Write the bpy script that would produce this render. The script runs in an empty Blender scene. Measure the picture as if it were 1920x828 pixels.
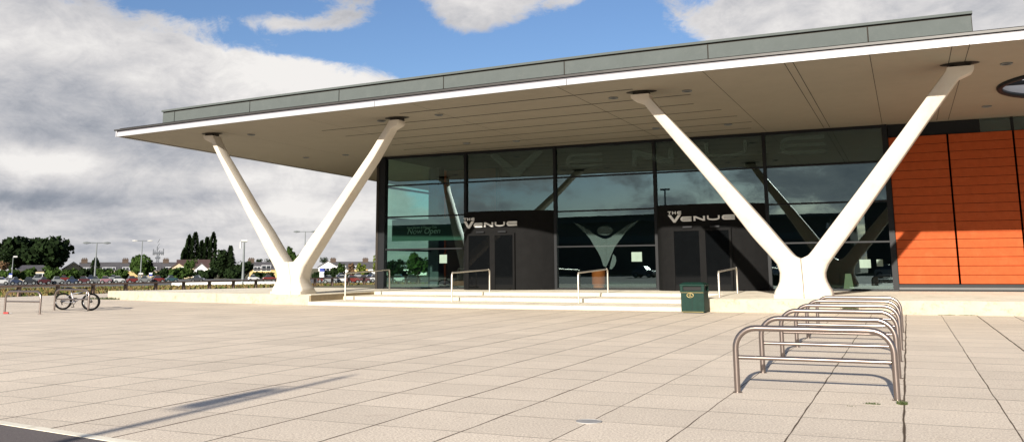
import bpy, bmesh, math, random
import numpy as np
from mathutils import Vector, Matrix
random.seed(7)
R_ = math.radians
S = bpy.context.scene
COL = S.collection

# ------------------------------------------------------------------ camera
# three vanishing points of the photograph (facade, depth, vertical) give the camera
IMG_W, IMG_H = 1920.0, 828.0
VP1, VP2, VPZ = np.array([-2800, 524.]), np.array([1701, 493.]), np.array([880, -9900.])
_M = np.array([VPZ - VP2, VPZ - VP1])
_r = np.array([np.dot(VPZ - VP2, VP1), np.dot(VPZ - VP1, VP2)])
PP = np.linalg.solve(_M, _r)
F = math.sqrt(-np.dot(VP1 - PP, VP2 - PP))
def _d(p):
    v = np.array([p[0] - PP[0], -(p[1] - PP[1]), -F]); return v / np.linalg.norm(v)
RW = np.array([-_d(VP1), _d(VP2), _d(VPZ)])
H = 1.6
CAM = np.array([0, 0, H])
def ray(x, y): return RW @ _d((x, y))
def onz(x, y, z=0.0):
    r = ray(x, y); return CAM + r * ((z - H) / r[2])
def ony(x, y, Y):
    r = ray(x, y); return CAM + r * (Y / r[1])
def far(x, y, D):
    """point seen at photo pixel x,y at horizontal distance D"""
    r = ray(x, y); return CAM + r * (D / math.hypot(r[0], r[1]))

cd = bpy.data.cameras.new("camera"); cam = bpy.data.objects.new("camera", cd); COL.objects.link(cam)
Rm = Matrix([[float(v) for v in row] for row in RW])
cam.matrix_world = Matrix.Translation((0, 0, H)) @ Rm.to_4x4()
cd.sensor_width = 36; cd.sensor_fit = 'HORIZONTAL'
cd.lens = F / IMG_W * 36
cd.shift_x = (IMG_W / 2 - PP[0]) / IMG_W
cd.shift_y = -(IMG_H / 2 - PP[1]) / IMG_W
cd.clip_start = 0.1; cd.clip_end = 6000
S.camera = cam

# ------------------------------------------------------------------ materials
def N(nt, t, **kw):
    n = nt.nodes.new(t)
    for k, v in kw.items():
        if k in n.inputs.keys() if hasattr(n.inputs, 'keys') else False: n.inputs[k].default_value = v
        else: setattr(n, k, v)
    return n
def mat(name, col, rough=0.6, metal=0.0, var=0.12, scale=3.0, bump=0.0, bscale=None, spec=0.5, col2=None, stain=None, stscale=0.6, detail=6, coat=0):
    m = bpy.data.materials.new(name); m.use_nodes = True; nt = m.node_tree; L = nt.links
    b = nt.nodes['Principled BSDF']
    b.inputs['Roughness'].default_value = rough; b.inputs['Metallic'].default_value = metal
    b.inputs['Specular IOR Level'].default_value = spec
    if coat: b.inputs['Coat Weight'].default_value = coat
    tc = nt.nodes.new('ShaderNodeTexCoord')
    n1 = nt.nodes.new('ShaderNodeTexNoise'); n1.inputs['Scale'].default_value = scale; n1.inputs['Detail'].default_value = detail
    n1.inputs['Roughness'].default_value = 0.65
    L.new(tc.outputs['Object'], n1.inputs['Vector'])
    cr = nt.nodes.new('ShaderNodeValToRGB')
    c2 = col2 or tuple(c * (1 + var) for c in col)
    c1 = tuple(c * (1 - var) for c in col)
    cr.color_ramp.elements[0].position = 0.3; cr.color_ramp.elements[0].color = (*c1, 1)
    cr.color_ramp.elements[1].position = 0.7; cr.color_ramp.elements[1].color = (*c2, 1)
    L.new(n1.outputs['Fac'], cr.inputs['Fac'])
    out = cr.outputs['Color']
    if stain:
        n2 = nt.nodes.new('ShaderNodeTexNoise'); n2.inputs['Scale'].default_value = stscale; n2.inputs['Detail'].default_value = 9
        n2.inputs['Roughness'].default_value = 0.75
        L.new(tc.outputs['Object'], n2.inputs['Vector'])
        r2 = nt.nodes.new('ShaderNodeValToRGB'); r2.color_ramp.elements[0].position = 0.52; r2.color_ramp.elements[1].position = 0.72
        L.new(n2.outputs['Fac'], r2.inputs['Fac'])
        mx = nt.nodes.new('ShaderNodeMixRGB'); mx.inputs['Color2'].default_value = (*stain, 1)
        L.new(r2.outputs['Color'], mx.inputs['Fac']); L.new(out, mx.inputs['Color1']); out = mx.outputs['Color']
    L.new(out, b.inputs['Base Color'])
    if bump:
        nb = nt.nodes.new('ShaderNodeTexNoise'); nb.inputs['Scale'].default_value = bscale or scale * 6; nb.inputs['Detail'].default_value = 4
        L.new(tc.outputs['Object'], nb.inputs['Vector'])
        bp = nt.nodes.new('ShaderNodeBump'); bp.inputs['Strength'].default_value = bump; bp.inputs['Distance'].default_value = 0.02
        L.new(nb.outputs['Fac'], bp.inputs['Height']); L.new(bp.outputs['Normal'], b.inputs['Normal'])
    return m

def paving_mat():
    m = bpy.data.materials.new("paving_slabs"); m.use_nodes = True; nt = m.node_tree; L = nt.links
    b = nt.nodes['Principled BSDF']; b.inputs['Roughness'].default_value = 0.8; b.inputs['Specular IOR Level'].default_value = 0.25
    g = nt.nodes.new('ShaderNodeNewGeometry'); sp = nt.nodes.new('ShaderNodeSeparateXYZ'); L.new(g.outputs['Position'], sp.inputs[0])
    # slight wander of the joints
    wn = nt.nodes.new('ShaderNodeTexNoise'); wn.inputs['Scale'].default_value = 0.9; L.new(g.outputs['Position'], wn.inputs['Vector'])
    def mth(op, a, bb=None, c=None):
        n = nt.nodes.new('ShaderNodeMath'); n.operation = op
        for i, v in enumerate((a, bb, c)):
            if v is None: continue
            if isinstance(v, (int, float)): n.inputs[i].default_value = v
            else: L.new(v, n.inputs[i])
        return n.outputs[0]
    wob = mth('MULTIPLY', mth('SUBTRACT', wn.outputs['Fac'], 0.5), 0.04)
    sx, sy = 0.993, 1.052
    u = mth('DIVIDE', mth('ADD', mth('ADD', sp.outputs[0], 0.148), wob), sx)
    v = mth('DIVIDE', mth('ADD', mth('SUBTRACT', sp.outputs[1], 10.17), wob), sy)
    fu, fv = mth('FLOOR', u), mth('FLOOR', v)
    du = mth('MULTIPLY', mth('ABSOLUTE', mth('SUBTRACT', mth('FRACT', mth('ADD', u, 0.5)), 0.5)), sx)
    dv = mth('MULTIPLY', mth('ABSOLUTE', mth('SUBTRACT', mth('FRACT', mth('ADD', v, 0.5)), 0.5)), sy)
    cmb = nt.nodes.new('ShaderNodeCombineXYZ'); L.new(fu, cmb.inputs[0]); L.new(fv, cmb.inputs[1])
    w = nt.nodes.new('ShaderNodeTexWhiteNoise'); w.noise_dimensions = '3D'; L.new(cmb.outputs[0], w.inputs['Vector'])
    # joint width differs from joint to joint
    wu = nt.nodes.new('ShaderNodeTexWhiteNoise'); wu.noise_dimensions = '1D'; L.new(mth('ADD', u, 0.5), wu.inputs['W'])
    wu1 = nt.nodes.new('ShaderNodeTexWhiteNoise'); wu1.noise_dimensions = '1D'; L.new(mth('FLOOR', mth('ADD', u, 0.5)), wu1.inputs['W'])
    wv1 = nt.nodes.new('ShaderNodeTexWhiteNoise'); wv1.noise_dimensions = '1D'; L.new(mth('FLOOR', mth('ADD', v, 0.5)), wv1.inputs['W'])
    wid_n = nt.nodes.new('ShaderNodeTexNoise'); wid_n.inputs['Scale'].default_value = 1.6; wid_n.inputs['Detail'].default_value = 5; L.new(g.outputs['Position'], wid_n.inputs['Vector'])
    var = mth('MULTIPLY_ADD', wid_n.outputs['Fac'], 1.9, 0.15)
    ju = mth('MULTIPLY', mth('MULTIPLY_ADD', wu1.outputs['Value'], 0.014, 0.007), var)
    jv = mth('MULTIPLY', mth('MULTIPLY_ADD', wv1.outputs['Value'], 0.007, 0.006), var)
    ku = mth('SUBTRACT', 1.0, mth('SMOOTH_MIN', mth('DIVIDE', du, ju), 1.0, 0.3))
    kv = mth('SUBTRACT', 1.0, mth('SMOOTH_MIN', mth('DIVIDE', dv, jv), 1.0, 0.3))
    jt = nt.nodes.new('ShaderNodeClamp'); L.new(mth('MULTIPLY', mth('MAXIMUM', ku, kv), 1.9), jt.inputs[0])
    # aggregate speckle
    sp1 = nt.nodes.new('ShaderNodeTexNoise'); sp1.inputs['Scale'].default_value = 42; sp1.inputs['Detail'].default_value = 6; sp1.inputs['Roughness'].default_value = .8; L.new(g.outputs['Position'], sp1.inputs['Vector'])
    cr = nt.nodes.new('ShaderNodeValToRGB'); e = cr.color_ramp.elements
    e[0].position = 0.36; e[0].color = (0.44, 0.355, 0.285, 1); e[1].position = 0.62; e[1].color = (0.92, 0.815, 0.665, 1)
    L.new(sp1.outputs['Fac'], cr.inputs['Fac'])
    big = nt.nodes.new('ShaderNodeTexNoise'); big.inputs['Scale'].default_value = 0.35; big.inputs['Detail'].default_value = 7; big.inputs['Roughness'].default_value = 0.7
    L.new(g.outputs['Position'], big.inputs['Vector'])
    tone = mth('ADD', mth('MULTIPLY_ADD', w.outputs['Value'], 0.10, 0.90), mth('MULTIPLY', mth('SUBTRACT', big.outputs['Fac'], 0.5), 0.42))
    mul = nt.nodes.new('ShaderNodeMixRGB'); mul.blend_type = 'MULTIPLY'; mul.inputs['Fac'].default_value = 1
    L.new(cr.outputs['Color'], mul.inputs['Color1']); L.new(tone, mul.inputs['Color2'])
    # scattered marks
    mk = nt.nodes.new('ShaderNodeTexNoise'); mk.inputs['Scale'].default_value = 2.3; mk.inputs['Detail'].default_value = 10; mk.inputs['Roughness'].default_value = 0.8
    L.new(g.outputs['Position'], mk.inputs['Vector'])
    mr = nt.nodes.new('ShaderNodeValToRGB'); mr.color_ramp.elements[0].position = 0.57; mr.color_ramp.elements[1].position = 0.76; mr.color_ramp.elements[1].color = (.5, .5, .5, 1)
    L.new(mk.outputs['Fac'], mr.inputs['Fac'])
    mm = nt.nodes.new('ShaderNodeMixRGB'); mm.inputs['Color2'].default_value = (0.30, 0.20, 0.14, 1)
    L.new(mr.outputs['Color'], mm.inputs['Fac']); L.new(mul.outputs['Color'], mm.inputs['Color1'])
    mx = nt.nodes.new('ShaderNodeMixRGB'); mx.inputs['Color2'].default_value = (0.085, 0.06, 0.038, 1)
    L.new(jt.outputs[0], mx.inputs['Fac']); L.new(mm.outputs['Color'], mx.inputs['Color1'])
    L.new(mx.outputs['Color'], b.inputs['Base Color'])
    bp = nt.nodes.new('ShaderNodeBump'); bp.inputs['Strength'].default_value = 0.35; bp.inputs['Distance'].default_value = 0.004
    hh = mth('SUBTRACT', mth('MULTIPLY', sp1.outputs['Fac'], 0.6), jt.outputs[0])
    L.new(hh, bp.inputs['Height']); L.new(bp.outputs['Normal'], b.inputs['Normal'])
    return m

def glass_mat(name, tint, refl=0.9, base=0.15, rcol=(0.75, 0.95, 0.95)):
    m = bpy.data.materials.new(name); m.use_nodes = True; nt = m.node_tree; L = nt.links
    nt.nodes.remove(nt.nodes['Principled BSDF']); o = nt.nodes['Material Output']
    t = nt.nodes.new('ShaderNodeBsdfTransparent'); t.inputs[0].default_value = (*tint, 1)
    g = nt.nodes.new('ShaderNodeBsdfGlossy'); g.inputs['Roughness'].default_value = 0.0; g.inputs['Color'].default_value = (*rcol, 1)
    fr = nt.nodes.new('ShaderNodeFresnel'); fr.inputs['IOR'].default_value = 1.5
    ma = nt.nodes.new('ShaderNodeMath'); ma.operation = 'MULTIPLY_ADD'; ma.inputs[1].default_value = refl; ma.inputs[2].default_value = base; ma.use_clamp = True
    L.new(fr.outputs[0], ma.inputs[0])
    nz = nt.nodes.new('ShaderNodeTexNoise'); nz.inputs['Scale'].default_value = 0.5; nz.inputs['Detail'].default_value = 1
    tc = nt.nodes.new('ShaderNodeTexCoord'); L.new(tc.outputs['Object'], nz.inputs['Vector'])
    bp = nt.nodes.new('ShaderNodeBump'); bp.inputs['Strength'].default_value = 0.022; bp.inputs['Distance'].default_value = 0.05
    L.new(nz.outputs['Fac'], bp.inputs['Height']); L.new(bp.outputs['Normal'], g.inputs['Normal'])
    mx = nt.nodes.new('ShaderNodeMixShader'); L.new(ma.outputs[0], mx.inputs[0]); L.new(t.outputs[0], mx.inputs[1]); L.new(g.outputs[0], mx.inputs[2])
    L.new(mx.outputs[0], o.inputs['Surface'])
    return m
def opal_mat():
    m = bpy.data.materials.new("opal_sun_stop"); m.use_nodes = True; nt = m.node_tree; nt.nodes.remove(nt.nodes['Principled BSDF'])
    t = nt.nodes.new('ShaderNodeBsdfTranslucent'); t.inputs[0].default_value = (.75, .82, .9, 1); nt.links.new(t.outputs[0], nt.nodes['Material Output'].inputs['Surface']); return m
def film_mat(name, col, a):
    m = bpy.data.materials.new(name); m.use_nodes = True; nt = m.node_tree; L = nt.links
    b = nt.nodes['Principled BSDF']; b.inputs['Base Color'].default_value = (*col, 1); b.inputs['Roughness'].default_value = 0.7
    b.inputs['Alpha'].default_value = a
    return m

M = dict(
 paving=paving_mat(),
 terrace=mat("terrace_stone", (0.82, 0.76, 0.63), .8, var=.1, scale=1.4, bump=.2, bscale=30, stain=(.45, .37, .26), stscale=1.3),
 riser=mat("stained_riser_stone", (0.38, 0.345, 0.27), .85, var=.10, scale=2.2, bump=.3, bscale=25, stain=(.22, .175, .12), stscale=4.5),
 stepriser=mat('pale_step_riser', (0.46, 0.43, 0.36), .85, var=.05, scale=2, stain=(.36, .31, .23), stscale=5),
 cheek=mat('shaded_cheek_stone', (0.27, 0.21, 0.13), .9, var=.15, scale=3),  # tan tone carries the shade on the cheek's side
 asphalt=mat("asphalt", (0.125, 0.105, 0.10), .9, var=.3, scale=40, bump=.4, bscale=90),
 carpark=mat("car_park_asphalt", (0.10, 0.095, 0.09), .9, var=.2, scale=.3),
 grass=mat("rough_grass", (0.085, 0.085, 0.028), .95, scale=.25, var=.3, col2=(0.17, 0.135, 0.055), stain=(.06, .085, .02), stscale=.12, bump=.6, bscale=2),
 earth=mat("far_field", (0.07, 0.09, 0.03), .95, scale=.02, var=.3),
 concrete=mat("white_painted_concrete", (0.52, 0.485, 0.43), .55, var=.035, scale=1.5, bump=.08, bscale=14, stain=(.47, .41, .335), stscale=.9),
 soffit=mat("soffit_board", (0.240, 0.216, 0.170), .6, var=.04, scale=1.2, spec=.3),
 seam=mat("dark_joint", (0.02, 0.016, 0.012), .9),
 fascia=mat("white_fascia_metal", (0.34, 0.345, 0.37), .4, var=.02, scale=.4),
 fascia_shade=mat('shade_tinted_metal', (0.13, 0.125, 0.145), .5, var=.02),  # shade along the top of the white fascia, put into the colour
 cover=mat('worn_cover_metal', (0.32, 0.31, 0.30), .7),
 trim=mat("dark_edge_trim", (0.03, 0.028, 0.027), .5),
 zinc=mat("grey_parapet_metal", (0.082, 0.094, 0.093), .8, var=.05, scale=2, spec=.1, stain=(.095, .106, .104), stscale=3),
 mull=mat("charcoal_frame", (0.008, 0.009, 0.011), .5, var=.1, spec=.2),
 steel_d=mat("dull_edge_steel", (0.05, 0.052, 0.055), .5),
 drum=mat("charcoal_drum_cladding", (0.0072, 0.0072, 0.0075), .8, var=.15, scale=3, spec=.08),
 door=mat("dark_door_glass", (0.003, 0.0035, 0.004), .03, spec=.3),
 orange=mat("terracotta_cladding", (0.335, 0.064, 0.017), .75, var=.10, scale=4, spec=.15, stain=(.38, .082, .026), stscale=1.5),
 glass=glass_mat("facade_glass", (0.58, 0.78, 0.68), base=.135, rcol=(.66, .88, .90)),
 opal=opal_mat(),
 frost=film_mat("frosted_film", (0.17, 0.27, 0.25), 0.17),
 banner=film_mat("dark_green_banner", (0.012, 0.045, 0.035), 0.93),
 btext=film_mat("banner_lettering", (0.75, 0.95, 0.85), 0.85),
 paper=mat("paper_notice", (0.17, 0.23, 0.19), .8),
 letters=mat("brushed_sign_letters", (0.72, 0.71, 0.68), .35, metal=.25),
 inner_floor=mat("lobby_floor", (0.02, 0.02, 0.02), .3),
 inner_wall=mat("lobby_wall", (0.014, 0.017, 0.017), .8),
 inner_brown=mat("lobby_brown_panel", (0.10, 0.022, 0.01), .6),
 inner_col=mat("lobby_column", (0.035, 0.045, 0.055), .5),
 steel=mat("brushed_stainless", (0.26, 0.215, 0.195), .30, metal=.9, var=.06, scale=12),
 steel_l=mat("pale_stainless", (0.60, 0.56, 0.50), .35, metal=.7, var=.05, scale=12),
 bin=mat("dark_green_plastic", (0.005, 0.024, 0.018), .6, var=.2, scale=8, spec=.15),
 bindark=mat("bin_opening_black", (0.004, 0.005, 0.005), .8),
 gold=mat("gold_emblem", (0.28, 0.22, 0.09), .4, metal=.3),
 black=mat("black_rubber", (0.006, 0.006, 0.006), .9, spec=.05),
 chrome=mat("chrome", (0.22, 0.22, 0.23), .3, metal=1),
 bikepaint=mat("silver_bike_paint", (0.42, 0.42, 0.46), .3, metal=.5),
 wood=mat("weathered_timber", (0.20, 0.135, 0.10), .85, var=.25, scale=6, bump=.3),
 bark=mat("bark", (0.07, 0.05, 0.035), .9, bump=.4),
 leaf_d=mat("dark_foliage", (0.010, 0.019, 0.006), .9, spec=.08, var=.45, scale=.4),
 leaf_m=mat("green_foliage", (0.028, 0.052, 0.011), .9, spec=.1, var=.4, scale=.4),
 leaf_l=mat("light_foliage", (0.09, 0.115, 0.02), .9, spec=.1, var=.35, scale=.5),
 leaf_r=mat("russet_foliage", (0.09, 0.05, 0.02), .8, var=.35, scale=.5),
 roof=mat("slate_roof", (0.065, 0.062, 0.068), .8, var=.2, scale=.6),
 roof_r=mat("maroon_tile_roof", (0.055, 0.03, 0.027), .8, var=.2, scale=.6),
 beige=mat("beige_render", (0.42, 0.35, 0.24), .9, scale=.4),
 white=mat("white_render", (0.72, 0.72, 0.70), .9, var=.03, scale=.4),
 yellow=mat("yellow_brick", (0.44, 0.33, 0.15), .9, scale=.8),
 brick=mat("chimney_brick", (0.065, 0.045, 0.033), .9, scale=2),
 window=mat("window_glass", (0.02, 0.025, 0.03), .1),
 galv=mat("galvanised_pole", (0.13, 0.145, 0.15), .6),
 lampw=mat("lamp_head_white", (0.48, 0.48, 0.47), .4),
 mast=mat("mast_steel", (0.10, 0.11, 0.13), .6),
 signblue=mat("sign_blue", (0.02, 0.04, 0.25), .5),
 signwhite=mat("sign_white", (0.70, 0.72, 0.76), .5),
 brownclad=mat("brown_shed_wall", (0.05, 0.04, 0.035), .8, scale=.3),
 red=mat("red_scrap", (0.35, 0.03, 0.03), .5),
 weed=mat("weed_leaves", (0.05, 0.07, 0.018), .8, var=.3, scale=20),
 coneyel=mat("yellow_plastic", (0.05, 0.038, 0.004), .5),
)

# ------------------------------------------------------------------ mesh helpers
class MB:
    def __init__(s): s.v = []; s.f = []; s.m = []; s.sm = []
    def add(s, vs, fs, mi=0, smooth=False):
        o = len(s.v); s.v += [tuple(map(float, v)) for v in vs]
        for f in fs: s.f.append(tuple(o + i for i in f)); s.m.append(mi); s.sm.append(smooth)
    def box(s, x0, x1, y0, y1, z0, z1, mi=0):
        vs = [(x, y, z) for z in (z0, z1) for y in (y0, y1) for x in (x0, x1)]
        s.add(vs, [(0, 2, 3, 1), (4, 5, 7, 6), (0, 1, 5, 4), (2, 6, 7, 3), (0, 4, 6, 2), (1, 3, 7, 5)], mi)
    def prism(s, poly, z0, z1, mi=0, mside=None):
        n = len(poly)
        a = sum(poly[i][0] * poly[(i + 1) % n][1] - poly[(i + 1) % n][0] * poly[i][1] for i in range(n))
        if a < 0: poly = poly[::-1]
        s.add([(p[0], p[1], z1) for p in poly], [tuple(range(n))], mi)
        s.add([(p[0], p[1], z0) for p in poly], [tuple(range(n))[::-1]], mi)
        for i in range(n):
            j = (i + 1) % n
            s.add([(*poly[i][:2], z0), (*poly[j][:2], z0), (*poly[j][:2], z1), (*poly[i][:2], z1)], [(0, 1, 2, 3)], mi if mside is None else mside)
    def tube(s, pts, r, n=10, mi=0, cap=True, rr=None):
        pts = [Vector(p) for p in pts]; k = len(pts); rings = []
        t0 = (pts[1] - pts[0]).normalized()
        up = Vector((0, 0, 1)) if abs(t0.z) < 0.9 else Vector((1, 0, 0))
        nrm = t0.cross(up).normalized()
        for i, p in enumerate(pts):
            if i == 0: t = (pts[1] - p)
            elif i == k - 1: t = (p - pts[i - 1])
            else: t = (pts[i + 1] - p).normalized() + (p - pts[i - 1]).normalized()
            t.normalize(); nrm = (nrm - t * nrm.dot(t)).normalized(); bn = t.cross(nrm)
            ri = (rr[i] if rr else r)
            rings.append([p + (nrm * math.cos(a) + bn * math.sin(a)) * ri for a in [2 * math.pi * q / n for q in range(n)]])
        vs = [v for rg in rings for v in rg]
        fs = [(i * n + q, i * n + (q + 1) % n, (i + 1) * n + (q + 1) % n, (i + 1) * n + q) for i in range(k - 1) for q in range(n)]
        s.add(vs, fs, mi, True)
        if cap:
            s.add(rings[0], [tuple(range(n))[::-1]], mi); s.add(rings[-1], [tuple(range(n))], mi)
    def disc(s, c, r, n=20, mi=0, axis='z', ry=None):
        ry = ry or r; vs = []
        for q in range(n):
            a = 2 * math.pi * q / n
            if axis == 'z': vs.append((c[0] + r * math.cos(a), c[1] + ry * math.sin(a), c[2]))
            else: vs.append((c[0] + r * math.cos(a), c[1], c[2] + ry * math.sin(a)))
        s.add(vs, [tuple(range(n))], mi)
    def torus(s, c, R, r, n=36, k=8, mi=0, sx=1.0, axis='y'):
        vs = []
        for i in range(n):
            a = 2 * math.pi * i / n
            for j in range(k):
                b = 2 * math.pi * j / k; q = R + r * math.cos(b)
                if axis == 'y': vs.append((c[0] + sx * q * math.cos(a), c[1] + r * math.sin(b), c[2] + q * math.sin(a)))
                else: vs.append((c[0] + sx * q * math.cos(a), c[1] + q * math.sin(a), c[2] + r * math.sin(b)))
        fs = [(i * k + j, i * k + (j + 1) % k, ((i + 1) % n) * k + (j + 1) % k, ((i + 1) % n) * k + j) for i in range(n) for j in range(k)]
        s.add(vs, fs, mi, True)
    def build(s, name, mats, parent=None, bevel=0, loc=None, seg=2):
        me = bpy.data.meshes.new(name)
        off = Vector((0, 0, 0))
        if parent is not None: off = parent.location.copy() if parent.parent is None else (parent.parent.location + parent.location)
        rot = None
        if parent is not None:
            root = parent if parent.parent is None else parent.parent
            if root.get('_local'): off = Vector((0, 0, 0))
        me.from_pydata([tuple(Vector(v) - off) for v in s.v], [], s.f)
        if not isinstance(mats, (list, tuple)): mats = [mats]
        for m in mats: me.materials.append(m)
        for p, mi, sm in zip(me.polygons, s.m, s.sm): p.material_index = mi; p.use_smooth = sm
        me.update()
        o = bpy.data.objects.new(name, me); COL.objects.link(o)
        if parent is not None:
            o.parent = parent
            # parent chain has only translations (and a root rotation for local things)
            if parent.parent is not None and parent.type == 'MESH': pass
        if bevel:
            b = o.modifiers.new('bevel', 'BEVEL'); b.width = bevel; b.segments = seg; b.limit_method = 'ANGLE'; b.angle_limit = R_(35)
        return o
def recalc(o):
    bm = bmesh.new(); bm.from_mesh(o.data); bmesh.ops.remove_doubles(bm, verts=bm.verts, dist=1e-5)
    bmesh.ops.recalc_face_normals(bm, faces=bm.faces); bm.to_mesh(o.data); bm.free(); return o
def thing(name, label, cat, loc=(0, 0, 0), rz=0, group=None, local=False):
    o = bpy.data.objects.new(name, None); COL.objects.link(o); o.empty_display_size = .3
    o.location = [float(c) for c in loc]; o.rotation_euler = (0, 0, rz)
    o['label'] = label; o['category'] = cat
    if group: o['group'] = group
    if local: o['_local'] = 1
    return o
def tag(o, label, cat, group=None):
    o['label'] = label; o['category'] = cat
    if group: o['group'] = group
    return o
def struct(name, mb, m, **k):
    o = mb.build(name, m, **k); o['kind'] = 'structure'; return o
def copy_tree(o, parent=None):
    c = o.copy(); COL.objects.link(c)
    if parent is not None: c.parent = parent
    for ch in [x for x in bpy.data.objects if x.parent == o]: copy_tree(ch, c)
    return c

def strip(pts, w, close=False):
    """mitred outline of a stroke"""
    P = [Vector((p[0], p[1])) for p in pts]; l, r = [], []
    for i, p in enumerate(P):
        a = (P[i] - P[i - 1]).normalized() if i > 0 else (P[1] - P[0]).normalized()
        b = (P[i + 1] - P[i]).normalized() if i < len(P) - 1 else a
        n1, n2 = Vector((-a.y, a.x)), Vector((-b.y, b.x)); n = (n1 + n2).normalized()
        k = 1 / max(.4, n.dot(n1)); l.append(p + n * w / 2 * k); r.append(p - n * w / 2 * k)
    return l, r
def glyph(ch, w=1.0, h=1.0, t=.2):
    """list of polygons (quads or outlines) in x 0..w, y 0..h"""
    out = []
    def stroke(pts, tt=t):
        l, r = strip(pts, tt)
        for i in range(len(pts) - 1): out.append([l[i], l[i + 1], r[i + 1], r[i]])
    q = t / 2
    if ch == 'E':
        R = h / 2 - q; pts = [(w, h - q)]; pts += [(R * 1.15 + q - R * 1.15 * math.sin(a) , h / 2 + R * math.cos(a)) for a in [math.pi * i / 12 for i in range(13)]]; pts.append((w, q)); stroke(pts)
        out.append([Vector((t * .9, h / 2 + q * .85)), Vector((w, h / 2 + q * .85)), Vector((w, h / 2 - q * .85)), Vector((t * .9, h / 2 - q * .85))])
    elif ch == 'U':
        R = w / 2 - q; pts = [(q, h)] + [(w / 2 - R * math.cos(a), .42 * h - (.42 * h - q) * math.sin(a)) for a in [math.pi * i / 12 for i in range(13)]] + [(w - q, h)]; stroke(pts)
    elif ch == 'N':
        s = t * 1.05; out.append([Vector(p) for p in [(0, 0), (0, h), (s * 1.2, h), (w - s, h * .36), (w - s, h), (w, h), (w, 0), (w - s * 1.2, 0), (s, h * .64), (s, 0)]])
    elif ch == 'V':
        s = t * 1.25; out.append([Vector(p) for p in [(0, h), (s * 1.1, h), (w * .5, h * .36), (w - s * 1.1, h), (w, h), (w * .5 + s * .35, 0), (w * .5 - s * .35, 0)]])
    elif ch == 'T':
        out.append([Vector(p) for p in [(0, h - t), (0, h), (w, h), (w, h - t), (w / 2 + q, h - t), (w / 2 + q, 0), (w / 2 - q, 0), (w / 2 - q, h - t)]])
    elif ch == 'H':
        out.append([Vector(p) for p in [(0, 0), (0, h), (t, h), (t, h / 2 + q), (w - t, h / 2 + q), (w - t, h), (w, h), (w, 0), (w - t, 0), (w - t, h / 2 - q), (t, h / 2 - q), (t, 0)]])
    return out
def put_glyph(mb, ch, place, w, h, t, depth=.04, mi=0):
    """place(u,v,d) -> world point, d towards the viewer"""
    for poly in glyph(ch, w, h, t):
        n = len(poly)
        a = sum(poly[i].x * poly[(i + 1) % n].y - poly[(i + 1) % n].x * poly[i].y for i in range(n))
        if a < 0: poly = poly[::-1]
        fr = [place(p.x, p.y, depth) for p in poly]; bk = [place(p.x, p.y, 0) for p in poly]
        mb.add(fr, [tuple(range(n))], mi)
        for i in range(n):
            j = (i + 1) % n; mb.add([fr[i], bk[i], bk[j], fr[j]], [(0, 1, 2, 3)], mi)

# ------------------------------------------------------------------ terrain and ground
def grid_ground():
    xs = [-1500, -900, -600, -400, -300, -220, -170, -140, -120, -100, -85, -72, -62, -54, -50, -49, -47, 10, 30, 60, 200, 900]
    ys = [-900, -300, -100, -40, 0, 30, 50, 60, 75, 90, 110, 140, 180, 240, 320, 450, 700, 1100, 2500]
    mb = MB(); nx = len(xs)
    def hz(x, y):
        d = math.hypot(x, y); t = max(0., min(1., (d - 75) / 90)); t = t * t * (3 - 2 * t)
        if y < 25: t = 0
        return -0.05 - 1.2 * t - (0.8 * max(0, min(1, (d - 200) / 150)) if y > 25 else 0)
    vs = [(x, y, hz(x, y)) for y in ys for x in xs]
    fs = [(j * nx + i, j * nx + i + 1, (j + 1) * nx + i + 1, (j + 1) * nx + i) for j in range(len(ys) - 1) for i in range(nx - 1)]
    mb.add(vs, fs, 0, True); return mb
struct('ground', grid_ground(), M['grass'])
mb = MB(); mb.prism([(-48.2, -45), (30, -45), (30, 80), (-30, 80), (-30, 46), (-48.2, 46)], -0.35, 0.0); struct('plaza_paving', mb, M['paving'])
# asphalt corner with pale edging, bottom left of the photo
mb = MB(); mb.prism([(-48, 10.1), (-8.85, 6.62), (-6.9, 6.36), (-2, 5.9), (-2, -44.9), (-48, -44.9)], -0.2, 0.004); struct('asphalt_road', mb, M['asphalt'])
mb = MB(); mb.prism([(-48, 10.22), (-8.85, 6.74), (-6.9, 6.48), (-1.9, 6.0), (-1.9, 5.88), (-2.0, 5.9), (-6.9, 6.363), (-8.85, 6.623), (-48, 10.103)], -0.2, 0.007); struct('edging_kerb', mb, M['terrace'])
# car park beyond the grass
def sheet(name, quad, z, m, th=.1):
    mb = MB(); mb.prism([(p[0], p[1]) for p in quad], z - th, z); return struct(name, mb, m)
a, b, c, d = far(-260, 520, 172), far(1200, 520, 172), far(1200, 520, 262), far(-260, 520, 262)
sheet('car_park', [a, b, c, d], -1.22, M['carpark'], .8)

# ------------------------------------------------------------------ terrace and steps
ZT = 0.43
front = [(-39.2, 35.2), (-36, 34.2), (-32, 33.3), (-28, 32.65), (-23.7, 32.0)]
mb = MB()
mb.prism(front + [(-23.7, 48.85), (-26.7, 48.85), (-26.7, 43.2), (-34, 43.2), (-35.3, 41), (-37.2, 37.2)], -.1, ZT, 0, 1)
mb.prism([(-23.696, 31.9), (-23.696, 34.5), (-6.9, 34.0), (-6.9, 31.15), (-13.7, 31.2)], -.1, .143, 0, 2)
mb.prism([(-23.696, 34.503), (-23.696, 37.1), (-6.9, 36.9), (-6.9, 34.003)], -.1, .287, 0, 2)
mb.prism([(-23.696, 37.103), (-23.696, 41.6), (-6.9, 41.6), (-6.9, 36.903)], -.1, ZT, 0, 2)
mb.prism([(-6.896, 31.15), (-6.896, 41.6), (16, 41.6), (16, 31.3)], -.1, ZT, 0, 1)
o = struct('terrace', mb, [M['terrace'], M['riser'], M['stepriser']])
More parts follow.
